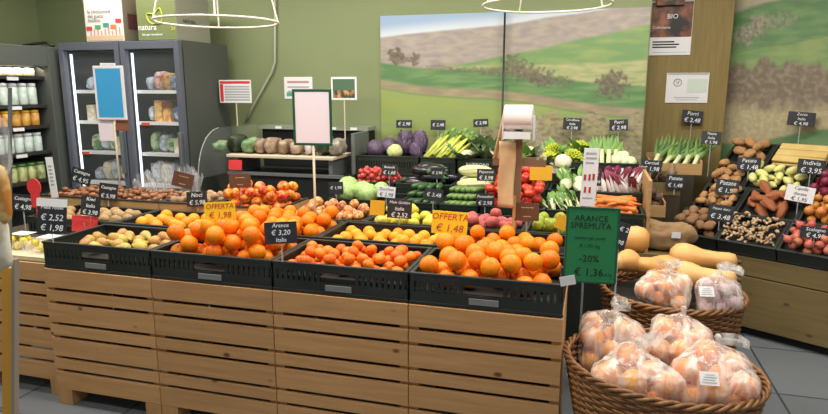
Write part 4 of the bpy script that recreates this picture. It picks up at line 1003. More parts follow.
def jar(ci, h, r):
    t = root('jar', Matrix.Identity(4), '', 'jar'); MB().lathe([(r * .9, 0), (r, .006), (r, h * .78), (r * .85, h * .84), (r * .85, h * .85)], 14).build('glass_body', JC[ci], t, True)
    MB().lathe([(r * .93, h * .851), (r * .93, h), (r * .6, h + .002)], 14).build('lid', (TAGWHITE, YELLOW, WHITEP, LEAFD)[ci], t, True); return t
for i, (z, ci, h, lab) in enumerate(zip(shz, (0, 2, 1, 2, 3), (.15, .17, .135, .15, .14), ('cream jar on the top shelf of the left chiller', 'pale mint jar on the second shelf of the left chiller', 'honey-coloured jar on the third shelf of the left chiller', 'pale mint jar on the fourth shelf of the left chiller', 'green-lidded jar on the fifth shelf of the left chiller'))):
    h = min(h, (shz[i - 1] - z - .045) if i else LH - .175 - z)
    place(lambda: jar(ci, h, .04), [T(LX - .12 - .1 * (q // 8), FY - .14 - .088 * (q % 8), z + .001) for q in range(12)], 'jar', lab, 'jar', 'jars on shelf %s' % ('one', 'two', 'three', 'four', 'five')[i])
o = MB().tube([(LX - .25, FY - .05, LH + .012), (LX - .18, FY + .0, LH + .03), (LX - .1, FY + .04, LH + .04), (LX - .03, FY + .05, LH + .012)], .012, 8).build('cable', mat('black_cable', '#16181a', .5), None, True); tag(o, 'black cable lying on top of the left chiller', 'cable')

# =================================================================== WALL CHILLER (bagged salads and mushrooms)
CX0, CX1 = at(226, 150, 4.3).x, -1.79; CZ = at(280, 156, 4.3).z
t = root('low_chiller', Vector((CX0, 4.3, 0)), 'low open chiller of bagged salad under the wall cards', 'chiller'); w_ = CX1 - CX0; hb = at(280, 126, 4.8).z
MB().box(0, .03, 0, w_, .72, CZ - .16).build('body', mat('chiller_body', '#26292a', .5), t, bevel=.004)
MB().box(0, .58, CZ - .159, w_, .72, hb - .03).build('back_panel', mat('chiller_back', '#0b0c0f', .7), t)
MB().box(-.01, .54, hb - .03, w_ + .01, .72, hb).build('top_strip', mat('strip_grey', '#8b9183', .5), t)
MB().box(w_ - .03, .25, CZ - .159, w_, .579, hb - .031).build('end_panel', mat('end_grey', '#6a716c', .5), t, bevel=.004)
MB().box(.0, .0, CZ - .022, w_ - .08, .40, CZ).build('shelf', LEDGE, t, bevel=.003)
MB().box(.04, .06, CZ - .158, .07, .4, CZ - .023).build('bracket', STEEL, t); MB().box(w_ - .14, .06, CZ - .158, w_ - .11, .4, CZ - .023).build('bracket', STEEL, t)
MB().box(0, -.0, CZ - .158, w_, .029, CZ - .135).build('front_rail', STEEL, t)
for u in (.15, .42, .66, .85): MB().box(w_ * u, .536, hb - .026, w_ * u + .06, .5395, hb - .004).build('price_card', TAGWHITE, t)
gp = MB(); pts = [(0, -.20 + .60 * 0, 0)]
arc = [(-.02, .0 - .30 * math.cos(a) + .30 - .35, CZ - .15 + .36 * math.sin(a)) for a in [i * PI / 2 / 12 for i in range(13)]]
gv = [(-.02, .52, CZ - .15)] + arc + [(-.02, .52, CZ + .21)]
gp.add(gv, [tuple(range(len(gv)))]); gp.build('glass_side', GLASS, t, solid=.005)
MB().tube(arc, .004, 6).build('glass_edge', CLEAR, t, True)
g = random.Random(77)
SALAD = mat('salad_bag', '#4f6e44', .4, c2='#8fae7a', nscale=14); MUSH = mat('mushroom_bag', '#6f5a48', .5, c2='#b09880', nscale=14); DARKBAG = mat('dark_leaf_bag', '#20281f', .4, c2='#3d4b36', nscale=10); GREYB = mat('grey_film_pack', '#7d786c', .4, c2='#a59d8e', nscale=10); PINKB = mat('pinkish_pack', '#a88f94', .4, c2='#d2c4c6', nscale=10)
its = [(224, SALAD, .17, .07, 'flat green salad bag at the glass end of the low chiller'), (238, DARKBAG, .14, .11, 'dark leaf bag near the glass end of the low chiller'), (252, SALAD, .13, .09, 'bright green salad bag second on the low chiller shelf'), (263, MUSH, .10, .09, 'brown mushroom pack beside the salad bags'), (274, MUSH, .10, .10, 'brown mushroom pack with white label, middle of the shelf'),
       (287, MUSH, .10, .09, 'brown mushroom pack just past the middle of the shelf'), (299, MUSH, .11, .08, 'brown mushroom pack behind the white sign pole'), (312, PINKB, .08, .09, 'pinkish film pack behind the white sign pole'), (326, DARKBAG, .13, .11, 'dark bag beside the pinkish pack'), (338, GREYB, .12, .10, 'grey film pack at the wall end of the low chiller')]
for i, (px, m_, w2, h2, lab) in enumerate(its):
    p = at(px, 150, 4.45); o = pod(w2 * .9, .2, h2 * 1.3, i, .3, .75).build('food_bag', m_, None, True); o.matrix_world = T(p.x, 4.45 + .0 * (i % 2), CZ + .001, g.uniform(-.12, .12)); tag(o, lab, 'bag', 'bags on the low chiller shelf')
# clear plastic bags bunched at the chestnuts
for i, (px, py, Y, sx, sz, lab) in enumerate(((163, 184, 3.63, .13, .16, 'bunch of clear produce bags behind the brown tag'), (188, 184, 3.64, .12, .13, 'bunch of clear produce bags beside the apples'), (145, 188, 3.63, .10, .10, 'crumpled clear bag beside the chestnuts'))):
    p = at(px, py, Y); b = MB(); g2 = random.Random(i)
    for q in range(5):
        a = -.6 + .3 * q
        b.sheet(lambda u, v: (math.sin(a) * sz * v * .9 + (u - .5) * sx * (.25 + .5 * v), .01 * q + .02 * math.sin(u * 9 + v * 5 + q), sz * v * math.cos(a) + .01 * math.sin(u * 12 + q)), 8, 8)
    o = b.build('plastic_bag', FILMLIGHT, None, True); o.matrix_world = T(p.x, Y, .722); o.scale = (1, 1, (p.z + sz * .9 - .722) / sz); tag(o, lab, 'plastic bag', 'clear produce bags')

# =================================================================== WALL CARDS, PIPE, POSTERS
def wall_card(px0, py0, px1, py1, Y, lab, base, parts=(), stick=None, name='wall_sign', cat='sign', frame=None):
    a = at(px0, py0, Y); b = at(px1, py1, Y); w_ = b.x - a.x; h_ = a.z - b.z
    t = root(name, Vector((a.x, Y, b.z)), lab, cat); MB().box(0, -.004, 0, w_, 0, h_).build('card', base, t, bevel=.001)
    for (u0, v0, u1, v1, m_, nm_) in parts: MB().box(w_ * u0, -.0055, h_ * v0, w_ * u1, -.0042, h_ * v1).build(nm_, m_, t)
    if stick: MB().tube([(w_ / 2, .004, h_ * .2), (w_ / 2, .004, stick - b.z)], .005, 6).build('stick', CLEAR if name != 'wall_sign' else LEDGE, t)
    return t, w_, h_
LG = mat('light_grey_print', '#a9adb0', .7)
PHOTO = mat('food_photo_print', '#3a4a38', .5, c2='#c9925a', nscale=22, ndetail=1, ramp=(.45, .6)); PHOTO2 = mat('poster_photo_print', '#2c2622', .5, c2='#b06a44', nscale=9, ndetail=3, ramp=(.45, .72))
t, w_, h_ = wall_card(219, 80, 252, 103, 4.72, 'white table card with red header on a stick above the low chiller', TAGWHITE, [(.03, .84, .97, .95, RED, 'red_header'), (.03, .06, .13, .82, RED, 'red_margin')] + [(.17, .10 + .115 * i, .95, .17 + .115 * i, LG, 'printed_row') for i in range(6)], stick=hb)
t, w_, h_ = wall_card(284, 77, 313, 99, WY - .003, 'white notice pinned to the green wall behind the white sign', TAGWHITE, [(.12, .72, .88, .82, mat('pink_print', '#b98a90', .7), 'printed_row'), (.12, .5, .88, .58, LG, 'printed_row'), (.12, .3, .88, .38, LG, 'printed_row'), (.08, .12, .3, .3, mat('print_teal', '#5f9a8a', .7), 'printed_patch')])
t, w_, h_ = wall_card(331, 77, 357, 100, 4.72, 'white-framed food photo card on a stick above the low chiller', TAGWHITE, [(.07, .09, .93, .42, PHOTO, 'photo'), (.07, .42, .93, .91, mat('print_green', '#4d6a52', .6), 'photo_top')], stick=CZ + .1)
o = MB().tube([at(275, -60, WY - .02), at(275, 62, WY - .02), at(272, 72, WY - .02), at(252, 108, WY - .02), at(246, 122, WY - .02)], .011, 8).build('conduit_pipe', mat('conduit_grey', '#a9ad98', .5), None, True); tag(o, 'thin grey conduit pipe running down the green wall', 'pipe')
t, w_, h_ = wall_card(652, 2, 690, 55, 5.347, 'poster with dark food photo and white text strip on the wood panel', TAGWHITE, [(.01, .34, .99, .99, PHOTO2, 'photo'), (.08, .24, .6, .265, INK, 'printed_row'), (.08, .19, .72, .215, INK, 'printed_row'), (.08, .14, .66, .165, INK, 'printed_row'), (.1, .05, .9, .06, LG, 'printed_row')], name='poster', cat='poster')
letters('BIO', .05, CHALK, t, w_ * .52, -.006, h_ * .72); letters('Coltiviamo', .03, CHALK, t, w_ * .05, -.006, h_ * .52, 'LEFT')
t, w_, h_ = wall_card(667, 73, 707, 103, 5.347, 'white certificate with a round stamp pinned on the wood panel', TAGWHITE, [(.02, .94, .98, .99, LG, 'top_strip'), (.5, .35, .97, .8, mat('pale_green_print', '#cfdcd0', .7), 'printed_wave'), (.2, .16, .8, .19, LG, 'printed_row'), (.25, .09, .75, .11, LG, 'printed_row')], name='certificate', cat='certificate')
st_ = MB(); st_.tube([(w_ * .27 + .028 * math.cos(a), -.0055, h_ * .68 + .028 * math.sin(a)) for a in [i * PI / 10 for i in range(20)]], .0025, 5, True); st_.tube([(w_ * .27 - .01, -.0055, h_ * .68 + .012), (w_ * .27, -.0055, h_ * .68 - .014), (w_ * .27 + .012, -.0055, h_ * .68 + .014)], .0025, 5); st_.build('round_stamp', mat('stamp_grey', '#5f6a68', .7), t)
o = MB().box(-.10, -.03, -.03, .10, .0, .03).build('picture_light', mat('colourful_clip', '#2a2a26', .5, c2='#b06a3a', nscale=12), None, bevel=.006); p = at(671, 1, 5.3); o.location = (p.x, 5.345, p.z); tag(o, 'small dark clip fitting above the poster', 'clip')
# thin black pole in front of the mural
p = at(505, 11, 4.99); o = MB().tube([(p.x, 4.99, .0), (p.x, 4.99, p.z)], .008, 8).build('metal_pole', mat('black_pole', '#15201c', .4), None, True); tag(o, 'thin black upright pole in front of the wide mural', 'pole')

# =================================================================== PENDANT WIRE LAMPS
def wire_lamp(px0, px1, py, D, lab):
    a = Vector((0, 0, EYE)) + ray(px0, py) * D; b = Vector((0, 0, EYE)) + ray(px1, py) * D; c = (a + b) / 2; r = (b - a).length / 2
    t = root('pendant_lamp', c, lab, 'lamp', 'wire pendant lamps')
    MB().tube([(r * math.cos(i * PI / 24), r * math.sin(i * PI / 24), 0) for i in range(48)], .0055, 6, True).build('lower_ring', WIREW, t, True)
    zt_ = 2.62 - c.z; r2 = r * .45
    MB().tube([(r2 * math.cos(i * PI / 16), r2 * math.sin(i * PI / 16), zt_) for i in range(32)], .005, 6, True).build('upper_ring', WIREW, t, True)
    for i in range(4):
        q = i * PI / 2 + .55
        MB().tube([(r * math.cos(q), r * math.sin(q), 0), (r2 * math.cos(q), r2 * math.sin(q), zt_)], .0042, 6).build('strut', WIREW, t)
    x_ = MB(); x_.tube([(-r2, 0, zt_), (r2, 0, zt_)], .004, 6); x_.tube([(0, -r2, zt_), (0, r2, zt_)], .004, 6); x_.build('spider', WIREW, t)
    MB().lathe([(.018, zt_ - .09), (.022, zt_ - .08), (.022, zt_ - .01), (.01, zt_)], 12).build('socket', WIREW, t, True)
    MB().tube([(0, 0, zt_), (0, 0, 2.999 - c.z)], .003, 6).build('cord', WIREW, t)
wire_lamp(157, 277, 22, 3.1, 'white wire pendant lamp frame hanging over the apples and fridge side')
wire_lamp(483, 610, 5, 3.1, 'white wire pendant lamp frame hanging in front of the wide mural')

# =================================================================== SIGNS
def price(px, py, Y, wp, hp, m_, lines, lab, roll=0, tilt=-8, yaw=8, foot=None, ink=None, group='price tags', name='price_sign', top=None, sx=.0, sz=1.):
    """wp, hp: size in photo pixels; foot: height the stick reaches down to"""
    c = at(px, py, Y); k_ = ppm(px, py, Y); w_ = wp * k_; h_ = hp * k_; ink = ink or CHALK
    t = root(name, T(c.x, c.y, c.z - h_ / 2, R_(yaw)), lab, 'price tag', group)
    bd = MB().box(-w_ / 2, -.0025, 0, w_ / 2, 0, h_).build('board', m_, t, bevel=.0008)
    bd.rotation_euler = (R_(tilt), R_(roll), 0)
    if top: MB().box(-w_ / 2 - .004, -.004, h_ * .86, w_ / 2 + .002, -.0026, h_ * 1.12).build('paper_header', top, bd)
    n_ = len(lines)
    for i, s in enumerate(lines):
        big = '€' in s
        hz = h_ * (1 - (i + .5) / n_); size = h_ / n_ * (1.0 if big else .8)
        size = min(size, w_ * 1.75 / max(3, len(s)))
        letters(s, size, ink, bd, 0, -.0032, hz, shear=.15)
    if foot is not None:
        MB().tube([(sx, .004, h_ * .3 if foot < c.z else 0), (sx, .004, foot - c.z + h_ / 2)], .004, 6).build('stick', CLEAR, t)
    return t
P = price; ZB = .88
P(22, 203, 2.78, 24, 17, TAGBLACK, ['Castagne', '€ 4,98'], 'black chalk tag on the far side of the red round marker', 3, foot=.78)
P(50, 218, 2.33, 30, 31, TAGBLACK, ['Mele rosse', '€ 2,52', '€ 1,98'], 'black chalk tag with white paper header clipped on the pear crate', 3, foot=.86, top=TAGWHITE, yaw=14)
P(89, 206, 2.78, 21, 20, TAGBLACK, ['Kiwi', 'Italia', '€ 3,98'], 'black chalk tag above the red card', 5, foot=.83)
P(107, 192, 3.19, 20, 17, TAGBLACK, ['Castagne', '€ 5,98'], 'black chalk tag in front of the chestnut box', 5, foot=.73)
P(79, 176, 3.62, 22, 15, TAGBLACK, ['Castagne', '€ 4,95'], 'black chalk tag tilted behind the chestnuts', 14, foot=.75)
P(84, 224, 2.77, 28, 16, RED, ['OFFERTA'], 'bright red card in front of the kiwis', 1, foot=.85, ink=REDINK)
P(197, 199, 3.205, 22, 15, TAGBLACK, ['Noci', '€ 5,98'], 'black chalk tag in front of the walnut box', -4, foot=.73)
P(220, 211, 2.50, 33, 18, YELLOW, ['OFFERTA', '€ 1,98'], 'yellow offer card standing in the orange heap', -4, foot=.85, ink=REDINK)
P(281, 233, 2.33, 33, 22, TAGBLACK, ['Arance', '€ 3,20', 'Italia'], 'black chalk tag in front of the big orange heap', -3, foot=.86, yaw=14)
P(181, 180, 3.605, 22, 15, BROWNC, ['~~~', '~~'], 'brown tag above the walnuts', 12, foot=.74, ink=PAPERBAG)
P(240, 181, 3.30, 23, 14, BROWNC, ['~~~', '~~'], 'brown tag behind the red apples', -3, foot=.75, ink=PAPERBAG)
P(235, 165, 4.29, 14, 10, RED, [], 'small red tag on the low chiller shelf edge', 0, foot=None, ink=REDINK)
P(399, 209, 3.20, 25, 19, TAGBLACK, ['Mele Golden', 'Italia', '€ 2,52'], 'black chalk tag in front of the yellow apples', 2, foot=.76)
P(377, 208, 3.205, 15, 15, AMBER, [], 'blank amber card next to the black tag on the yellow apples', 2, foot=.76)
P(449, 223, 2.775, 36, 23, YELLOW, ['OFFERTA', '€ 1,48'], 'yellow offer card between the mandarins and tallest oranges', 3, foot=.86, ink=REDINK)
P(336, 188, 3.85, 15, 12, TAGBLACK, ['€ 1,98'], 'black chalk tag beside the green cabbages', -3, foot=.76)
P(386, 192, 3.85, 18, 11, TAGWHITE, ['Zucchine', '€ 2,98'], 'white card in front of the dark courgettes', 4, foot=.75, ink=mat('blue_ink', '#3c4a78', .6))
P(389, 170, 4.20, 16, 11, TAGBLACK, ['Ravanelli', '€ 1,68'], 'black chalk tag between radishes and aubergines', 2, foot=.82)
P(433, 195, 3.85, 19, 12, TAGBLACK, ['€ 3,48'], 'black tag with white lower edge above the yellow card', 6, foot=.75, top=None)
P(437, 173, 4.20, 13, 11, TAGBLACK, ['€ 2,98'], 'black chalk tag beside the long pale cabbage', 0, foot=.82)
P(486, 175, 4.20, 18, 12, TAGBLACK, ['Peperoni', '€ 3,98'], 'black chalk tag on the peppers beside the pale cabbage', 0, foot=.82)
P(485, 200, 3.85, 18, 13, TAGBLACK, ['Pomodori', '€ 2,98'], 'black chalk tag on the tomatoes', 0, foot=.75)
P(404, 124, 4.95, 16, 8, TAGBLACK, ['€ 2,98'], 'black chalk tag behind the purple cabbages', 0, foot=1.05)
P(438, 125, 4.95, 15, 10, TAGBLACK, ['€ 2,48'], 'black chalk tag behind the celery', 0, foot=1.05)
P(481, 123, 4.95, 15, 8, TAGBLACK, ['€ 2,98'], 'black chalk tag behind the leafy cauliflowers', -3, foot=1.05)
P(572, 124, 4.95, 18, 12, TAGBLACK, ['Cavolfiore', 'Italia', '€ 2,98'], 'black chalk tag above the romanesco', 3, foot=1.05)
P(619, 125, 4.95, 18, 11, TAGBLACK, ['Porri', '€ 2,98'], 'black chalk tag above the fennel', -2, foot=1.05, top=None)
P(541, 173, 4.20, 22, 15, AMBER, [], 'amber card on the middle step beside the paper bags', 0, foot=.82)
P(527, 212, 3.205, 24, 18, BROWNC, ['~~~', '~~'], 'brown tag in front of the limes', 0, foot=.76, ink=PAPERBAG)
P(559, 222, 3.208, 11, 14, AMBER, [], 'amber slip by the limes next to the green discount sign', 20, foot=.8)
P(597, 178, 4.20, 9, 16, TAGBLACK, ['€', '3,98'], 'narrow black tag beside the chicory', 0, foot=.82)
P(651, 166, 4.71, 20, 12, TAGBLACK, ['Carciofi', '€ 1,98'], 'black chalk tag in front of the artichokes', 4, foot=.85)
P(675, 182, 4.69, 18, 14, TAGBLACK, ['Patate', '€ 1,48'], 'black chalk tag between artichokes and brown potatoes', 3, foot=.85)
P(692, 117, 5.31, 20, 13, TAGBLACK, ['Porri', '€ 2,48'], 'black chalk tag above the leek crate', 5, foot=1.0)
def rprice(px, py, row, frac, wp, hp, m_, lines, lab, roll=0, ink=None):
    k_ = ks[row] + PITCHK * frac; s = sp_(px, py, k_); p = P0 + DS * s + DK * k_
    return price(px, py, p.y, wp, hp, m_, lines, lab, roll, -10, -8, foot=zs[row] + .08 + frac * .14, ink=ink, sx=0)
rprice(711, 138, 2, .3, 18, 13, TAGBLACK, ['Patate', 'Italia', '€ 1,98'], 'black chalk tag at the corner of the top row potatoes', 3)
rprice(801, 119, 3, .72, 24, 14, TAGBLACK, ['Zucca', 'Italia', '€ 4,98'], 'black chalk tag above the dried yellow slabs', 4)
rprice(749, 164, 2, .12, 21, 13, TAGBLACK, ['Patate', '€ 1,48'], 'black chalk tag between large potatoes and endive', 0)
rprice(811, 167, 2, .12, 24, 15, TAGBLACK, ['Indivia', '€ 3,95'], 'black chalk tag above the pale endive', 3)
rprice(727, 187, 1, .12, 21, 15, TAGBLACK, ['Patate', '€ 1,98'], 'black chalk tag between light potatoes and sweet potatoes', 3)
rprice(720, 213, 0, .12, 23, 16, TAGBLACK, ['Patate dolci', '€ 3,48'], 'black chalk tag above the curled ginger roots', 5)
rprice(799, 194, 1, .1, 25, 16, TAGWHITE, ['Cipolle', 'dorate', '€ 1,95'], 'white and black tag in front of the golden onions', 8, ink=INK)
rprice(815, 233, 0, .06, 26, 12, TAGBLACK, ['Scalogno', '€ 4,98'], 'black chalk tag in front of the shallots', 3)
# white letters on the artichoke crate
p = at(452, 163.5, 4.555); 
_crates = [o for o in COL.objects if o.get('label') == 'dark plastic crate of leafy artichokes with white print on the top step']
letters('BETTONI', .042, CHALK, _crates[0], 0.0, -.006, .10)
for lab, u in (('dark plastic crate of cauliflower and romanesco on the top step', -.03), ('dark plastic crate of leeks and fennel on the top step', .02)):
    c_ = [o for o in COL.objects if o.get('label') == lab][0]; MB().box(u - .045, -.0065, .06, u + .045, -.0045, .115).build('paper_label', TAGWHITE, c_)
# round red marker beside the left tag
p = at(34, 187, 2.77); o = MB(); o.lathe([(.001, -.003), (.05, -.003), (.05, .003), (.001, .003)], 20); o.xf(Matrix.Rotation(PI / 2, 4, 'X')); o.box(-.03, -.0029, -.12, .03, .0029, -.035); o.box(-.003, -.002, -.25, .003, .002, -.12)
o = o.build('shelf_sign', RED, None, bevel=.001); o.location = p; o.location.x += 0; tag(o, 'red round-headed marker behind the pear crate tag', 'marker')
# tall narrow white strip sign at the left
def strip_sign(px0, py0, px1, py1, Y, lab, foot, roll, lines, marks=()):
    c = at((px0 + px1) / 2, (py0 + py1) / 2, Y); k_ = ppm(px0, py0, Y); w_ = (px1 - px0) * k_; h_ = (py1 - py0) * k_
    t = root('information_sign', T(c.x, Y, c.z - h_ / 2, R_(6)), lab, 'sign'); bd = MB().box(-w_ / 2, -.004, 0, w_ / 2, 0, h_).build('board', TAGWHITE, t, bevel=.001); bd.rotation_euler = (0, R_(roll), 0)
    for (u0, v0, u1, v1, m_) in marks: MB().box(-w_ / 2 + w_ * u0, -.0055, h_ * v0, -w_ / 2 + w_ * u1, -.0042, h_ * v1).build('printed_mark', m_, bd)
    MB().tube([(0, .004, h_ * .3), (0, .004, foot - (c.z - h_ / 2))], .006, 6).build('stick', CLEAR, t)
    return t
strip_sign(49, 157, 57, 198, 3.19, 'tall narrow white strip sign by the chestnut box', .73, -3, [], [(.25, .3 + .09 * i, .75, .35 + .09 * i, LG) for i in range(6)])
strip_sign(581, 148, 596, 207, 3.10, 'narrow white information sign with red figures above the green sign', 0.0, 2, [], [(.15, .9, .8, .93, LG), (.15, .82, .85, .85, LG), (.15, .74, .7, .77, LG), (.12, .45, .28, .55, REDINK), (.42, .45, .56, .56, REDINK), (.68, .46, .82, .57, REDINK), (.2, .24, .34, .34, REDINK), (.5, .24, .64, .34, REDINK), (.15, .14, .8, .16, LG)])
# blue panel sign on a pole
a = at(95, 66, 3.61); b = at(126, 120, 3.61); w_ = b.x - a.x; h_ = a.z - b.z
t = root('panel_sign', T(a.x + w_ / 2, 3.61, 0, R_(10), 0, 0), 'blue panel in a white frame on a pole in front of the fridges', 'sign')
fr_ = MB().box(-w_ / 2, -.012, b.z, w_ / 2, .004, a.z).build('frame', WHITEP, t, bevel=.004); fr_.rotation_euler = (0, R_(0), 0)
MB().box(-w_ / 2 + .018, -.014, b.z + .018, w_ / 2 - .018, -.0122, a.z - .018).build('blue_face', BLUE, t)
MB().box(-w_ * .25, -.010, a.z + .0003, w_ * .25, .002, a.z + .018).build('top_clip', WHITEP, t, bevel=.003)
MB().tube([(0, .01, .80), (0, .01, b.z + .1)], .007, 8).build('pole', LEDGE, t, True)
MB().lathe([(.055, .80), (.05, .83), (.03, .86), (.008, .875)], 18, (0, .01, -.077)).build('foot', WHITEP, t, True)
p0_ = at(93, 115, 3.6); p1_ = at(110, 141, 3.6); MB().box(-w_ * .55, .012, p1_.z, -w_ * .02, .016, p0_.z).build('lower_card', PINKW, t, bevel=.001)
MB().box(w_ * .05, .012, at(120, 131, 3.6).z, w_ * .48, .016, b.z - .004).build('brown_card', mat('rust_card', '#8a5540', .6), t, bevel=.001)
# pinkish-white panel with green frame on a pole
a = at(293, 89, 3.2); b = at(332, 146, 3.2); w_ = b.x - a.x; h_ = a.z - b.z; xc = (a.x + b.x) / 2
t = root('panel_sign', T(xc, 3.2, 0, R_(6)), 'blank pinkish-white panel in a dark green frame on a wooden pole', 'sign')
f_ = MB().box(-w_ / 2, -.008, b.z, w_ / 2, .004, b.z + .014); f_.box(-w_ / 2, -.008, a.z - .014, w_ / 2, .004, a.z); f_.box(-w_ / 2, -.008, b.z + .0142, -w_ / 2 + .014, .004, a.z - .0142); f_.box(w_ / 2 - .014, -.008, b.z + .0142, w_ / 2, .004, a.z - .0142)
f_.build('frame', DGREENC, t, bevel=.003); MB().box(-w_ / 2 + .0142, -.004, b.z + .0142, w_ / 2 - .0142, .002, a.z - .0142).build('panel', PINKW, t)
MB().tube([(0, .0, .7225), (0, .0, b.z - .0005)], .007, 8).build('pole', LEDGE, t, True)
# green discount sign
a = at(567, 208, 2.30); b = at(615, 284, 2.30); w_ = b.x - a.x; h_ = a.z - b.z
t = root('discount_sign', T((a.x + b.x) / 2, 2.30, b.z, R_(10)), 'green discount sign with black lettering beside the tallest oranges', 'sign')
bd = MB().box(-w_ / 2, -.004, 0, w_ / 2, 0, h_).build('board', GREENC, t, bevel=.002); bd.rotation_euler = (R_(-6), R_(1.5), 0)
f_ = MB().box(-w_ / 2 - .004, -.006, -.004, w_ / 2 + .004, .002, .004); f_.box(-w_ / 2 - .004, -.006, h_ - .004, w_ / 2 + .004, .002, h_ + .004); f_.box(-w_ / 2 - .004, -.006, .0042, -w_ / 2 + .003, .002, h_ - .0042); f_.box(w_ / 2 - .003, -.006, .0042, w_ / 2 + .004, .002, h_ - .0042)
f_.build('frame', DGREENC, bd, bevel=.001)
for s, z, sz_ in (('ARANCE', .86, .031), ('SPREMUTA', .76, .0305), ('cartoni già pesati', .60, .0165), ('€ 1,70 /kg', .49, .018), ('-20%', .315, .036), ('€ 1,36', .13, .04)):
    letters(s, sz_, INK if sz_ > .02 else mat('faint_ink', '#14432a', .7), bd, -.006 if s != '€ 1,36' else -.004, -.0046, h_ * z)
letters('al kg', .015, MATS['faint_ink'], bd, w_ * .36, -.0046, h_ * .115)
MB().box(-w_ / 2 - .01, .0021, .0, -w_ / 2 + .03, .03, .05).build('clip', BLACKP, t)
lb = MB().box(-.028, -.002, -.018, .028, 0, .018).build('corner_ticket', TAGWHITE, t); lb.location = (-w_ / 2 + .012, -.012, .006); lb.rotation_euler = (0, R_(-12), 0)
# dark tag with white letters right behind the green sign
P(619, 236, 2.62, 11, 27, TAGBLACK, ['€ 2', '98'], 'black tilted tag behind the green sign beside the squash', 14, foot=.6)

# =================================================================== PAPER BAG / ROLL STAND
SY = 3.2; p = at(516, 150, SY); k_ = ppm(516, 150, SY)
t = root('bag_stand', Vector((p.x, SY, .7225)), 'wooden stand holding a white bag roll and brown paper bags', 'stand'); Zl = lambda py: at(516, py, SY).z - .7225; Xl = lambda px: at(px, 150, SY).x - p.x
GB = mat('grey_brown_wood', '#8a6a52', .7)
MB().box(-.008, -.004, 0, .008, .010, Zl(196)).build('pole', mat('pale_pole', '#c49a66', .6), t)
MB().box(-.012, .0105, Zl(205), .03, .03, Zl(128)).build('upright_board', GB, t, bevel=.002)
MB().box(Xl(492), .0305, Zl(167), Xl(546), .046, Zl(158)).build('cross_board', GB, t, bevel=.002)
zr = Zl(117); rr = 12 * k_
MB().lathe([(.012, -.07), (rr, -.07), (rr, .07), (.012, .07)], 28).xf(Matrix.Translation((Xl(518), -.012, zr)) @ Matrix.Rotation(PI / 2, 4, 'Y')).build('roll', mat('white_roll', '#efe6e0', .5), t)
for s in (-1, 1): MB().box(Xl(518) + s * .078 - .004, -.02, Zl(140), Xl(518) + s * .078 + .004, .01, zr + .01).build('roll_bracket', WHITEP, t)
MB().box(Xl(505), -.07, Zl(138), Xl(531), -.062, Zl(131)).build('tear_plate', WHITEP, t)
MB().box(Xl(505), -.0615, Zl(133), Xl(531), .010, Zl(131.4)).build('tray', WHITEP, t)
b = MB(); b.sheet(lambda u, v: (Xl(500) + (Xl(516) - Xl(500)) * u + .004 * math.sin(v * 7), -.03 - .008 * math.sin(u * 3 + v * 5), Zl(141) + (Zl(207) - Zl(141)) * v), 6, 14); b.build('paper_bags', PAPERBAG, t, True, solid=.008)
for (xa, xb, xc_, xd, nm_) in ((503, 508, 492, 500, 0), (529, 533, 536, 547, 1)):
    b = MB(); b.sheet(lambda u, v: (Xl(xa + (xb - xa) * u) * (1 - v) + Xl(xc_ + (xd - xc_) * u) * v, -.02 + .05 * v + .008 * math.sin(u * 10 + v * 4), Zl(108) + (Zl(160) - Zl(108)) * v), 6, 10); b.build('hanging_film', (PAPERBAG, FILMD)[nm_], t, True)
# =================================================================== BASKETS
def basket(cx, cy, zr, r0, r1, sx, sy, lab, tilt=0, rim=.012):
    t = root('wicker_basket', T(cx, cy, 0), lab, 'basket', 'wicker baskets')
    def ring(z, k): return [((r1 + (r0 - r1) * k) * sx * math.cos(a), (r1 + (r0 - r1) * k) * sy * math.sin(a), z + tilt * (r1 + (r0 - r1) * k) * math.cos(a)) for a in [2 * PI * i / 72 for i in range(72)]]
    b = MB(); nr = int(zr / .013)
    for j in range(nr):
        k = j / nr; z = .006 + (zr - .012) * k; ph = j % 2
        pts = []
        for i in range(96):
            a = 2 * PI * i / 96; rr_ = (r1 + (r0 - r1) * k ** .8) + (.004 if ((i // 2 + ph) % 2) else -.004)
            pts.append((rr_ * sx * math.cos(a), rr_ * sy * math.sin(a), z + tilt * rr_ * math.cos(a) * k))
        b.tube(pts, .0064, 5, True)
    b.build('weave', WICKER, t, True)
    s = MB()
    for i in range(48):
        a = 2 * PI * i / 48; s.tube([(r1 * sx * math.cos(a), r1 * sy * math.sin(a), .002), (r0 * sx * math.cos(a), r0 * sy * math.sin(a), zr - .01 + tilt * r0 * math.cos(a))], .004, 5)
    s.build('stakes', WICKER, t)
    rm = MB()
    for q in range(3):
        pts = []
        for i in range(120):
            a = 2 * PI * i / 120; ph = 2 * PI * q / 3 + 15 * a; rr_ = r0 + rim * .8 * math.cos(ph)
            pts.append((rr_ * sx * math.cos(a), rr_ * sy * math.sin(a), zr + rim * .8 * math.sin(ph) + tilt * rr_ * math.cos(a)))
        rm.tube(pts, rim * .62, 6, True)
    rm.build('braided_rim', WICKER, t, True)
    fl_ = MB().lathe([(.001, 0), (r1 * .98, 0), (r1 * .98, .01), (.001, .01)], 32)
    for v in fl_.v: v.x *= sx; v.y *= sy
    fl_.build('bottom', WICKER, t)
    return t
BX, BY, BZ = .305, 2.43, .545
bk1 = basket(BX, BY, BZ, .36, .24, 1.0, .92, 'round wicker basket full of bagged oranges at the front', -.05)
B2X, B2Y, B2Z = .42, 3.22, .60
bk2 = basket(B2X, B2Y, B2Z, .33, .26, 1.0, .98, 'wicker basket of squash and garlic bags behind the orange bags', 0.0, .013)
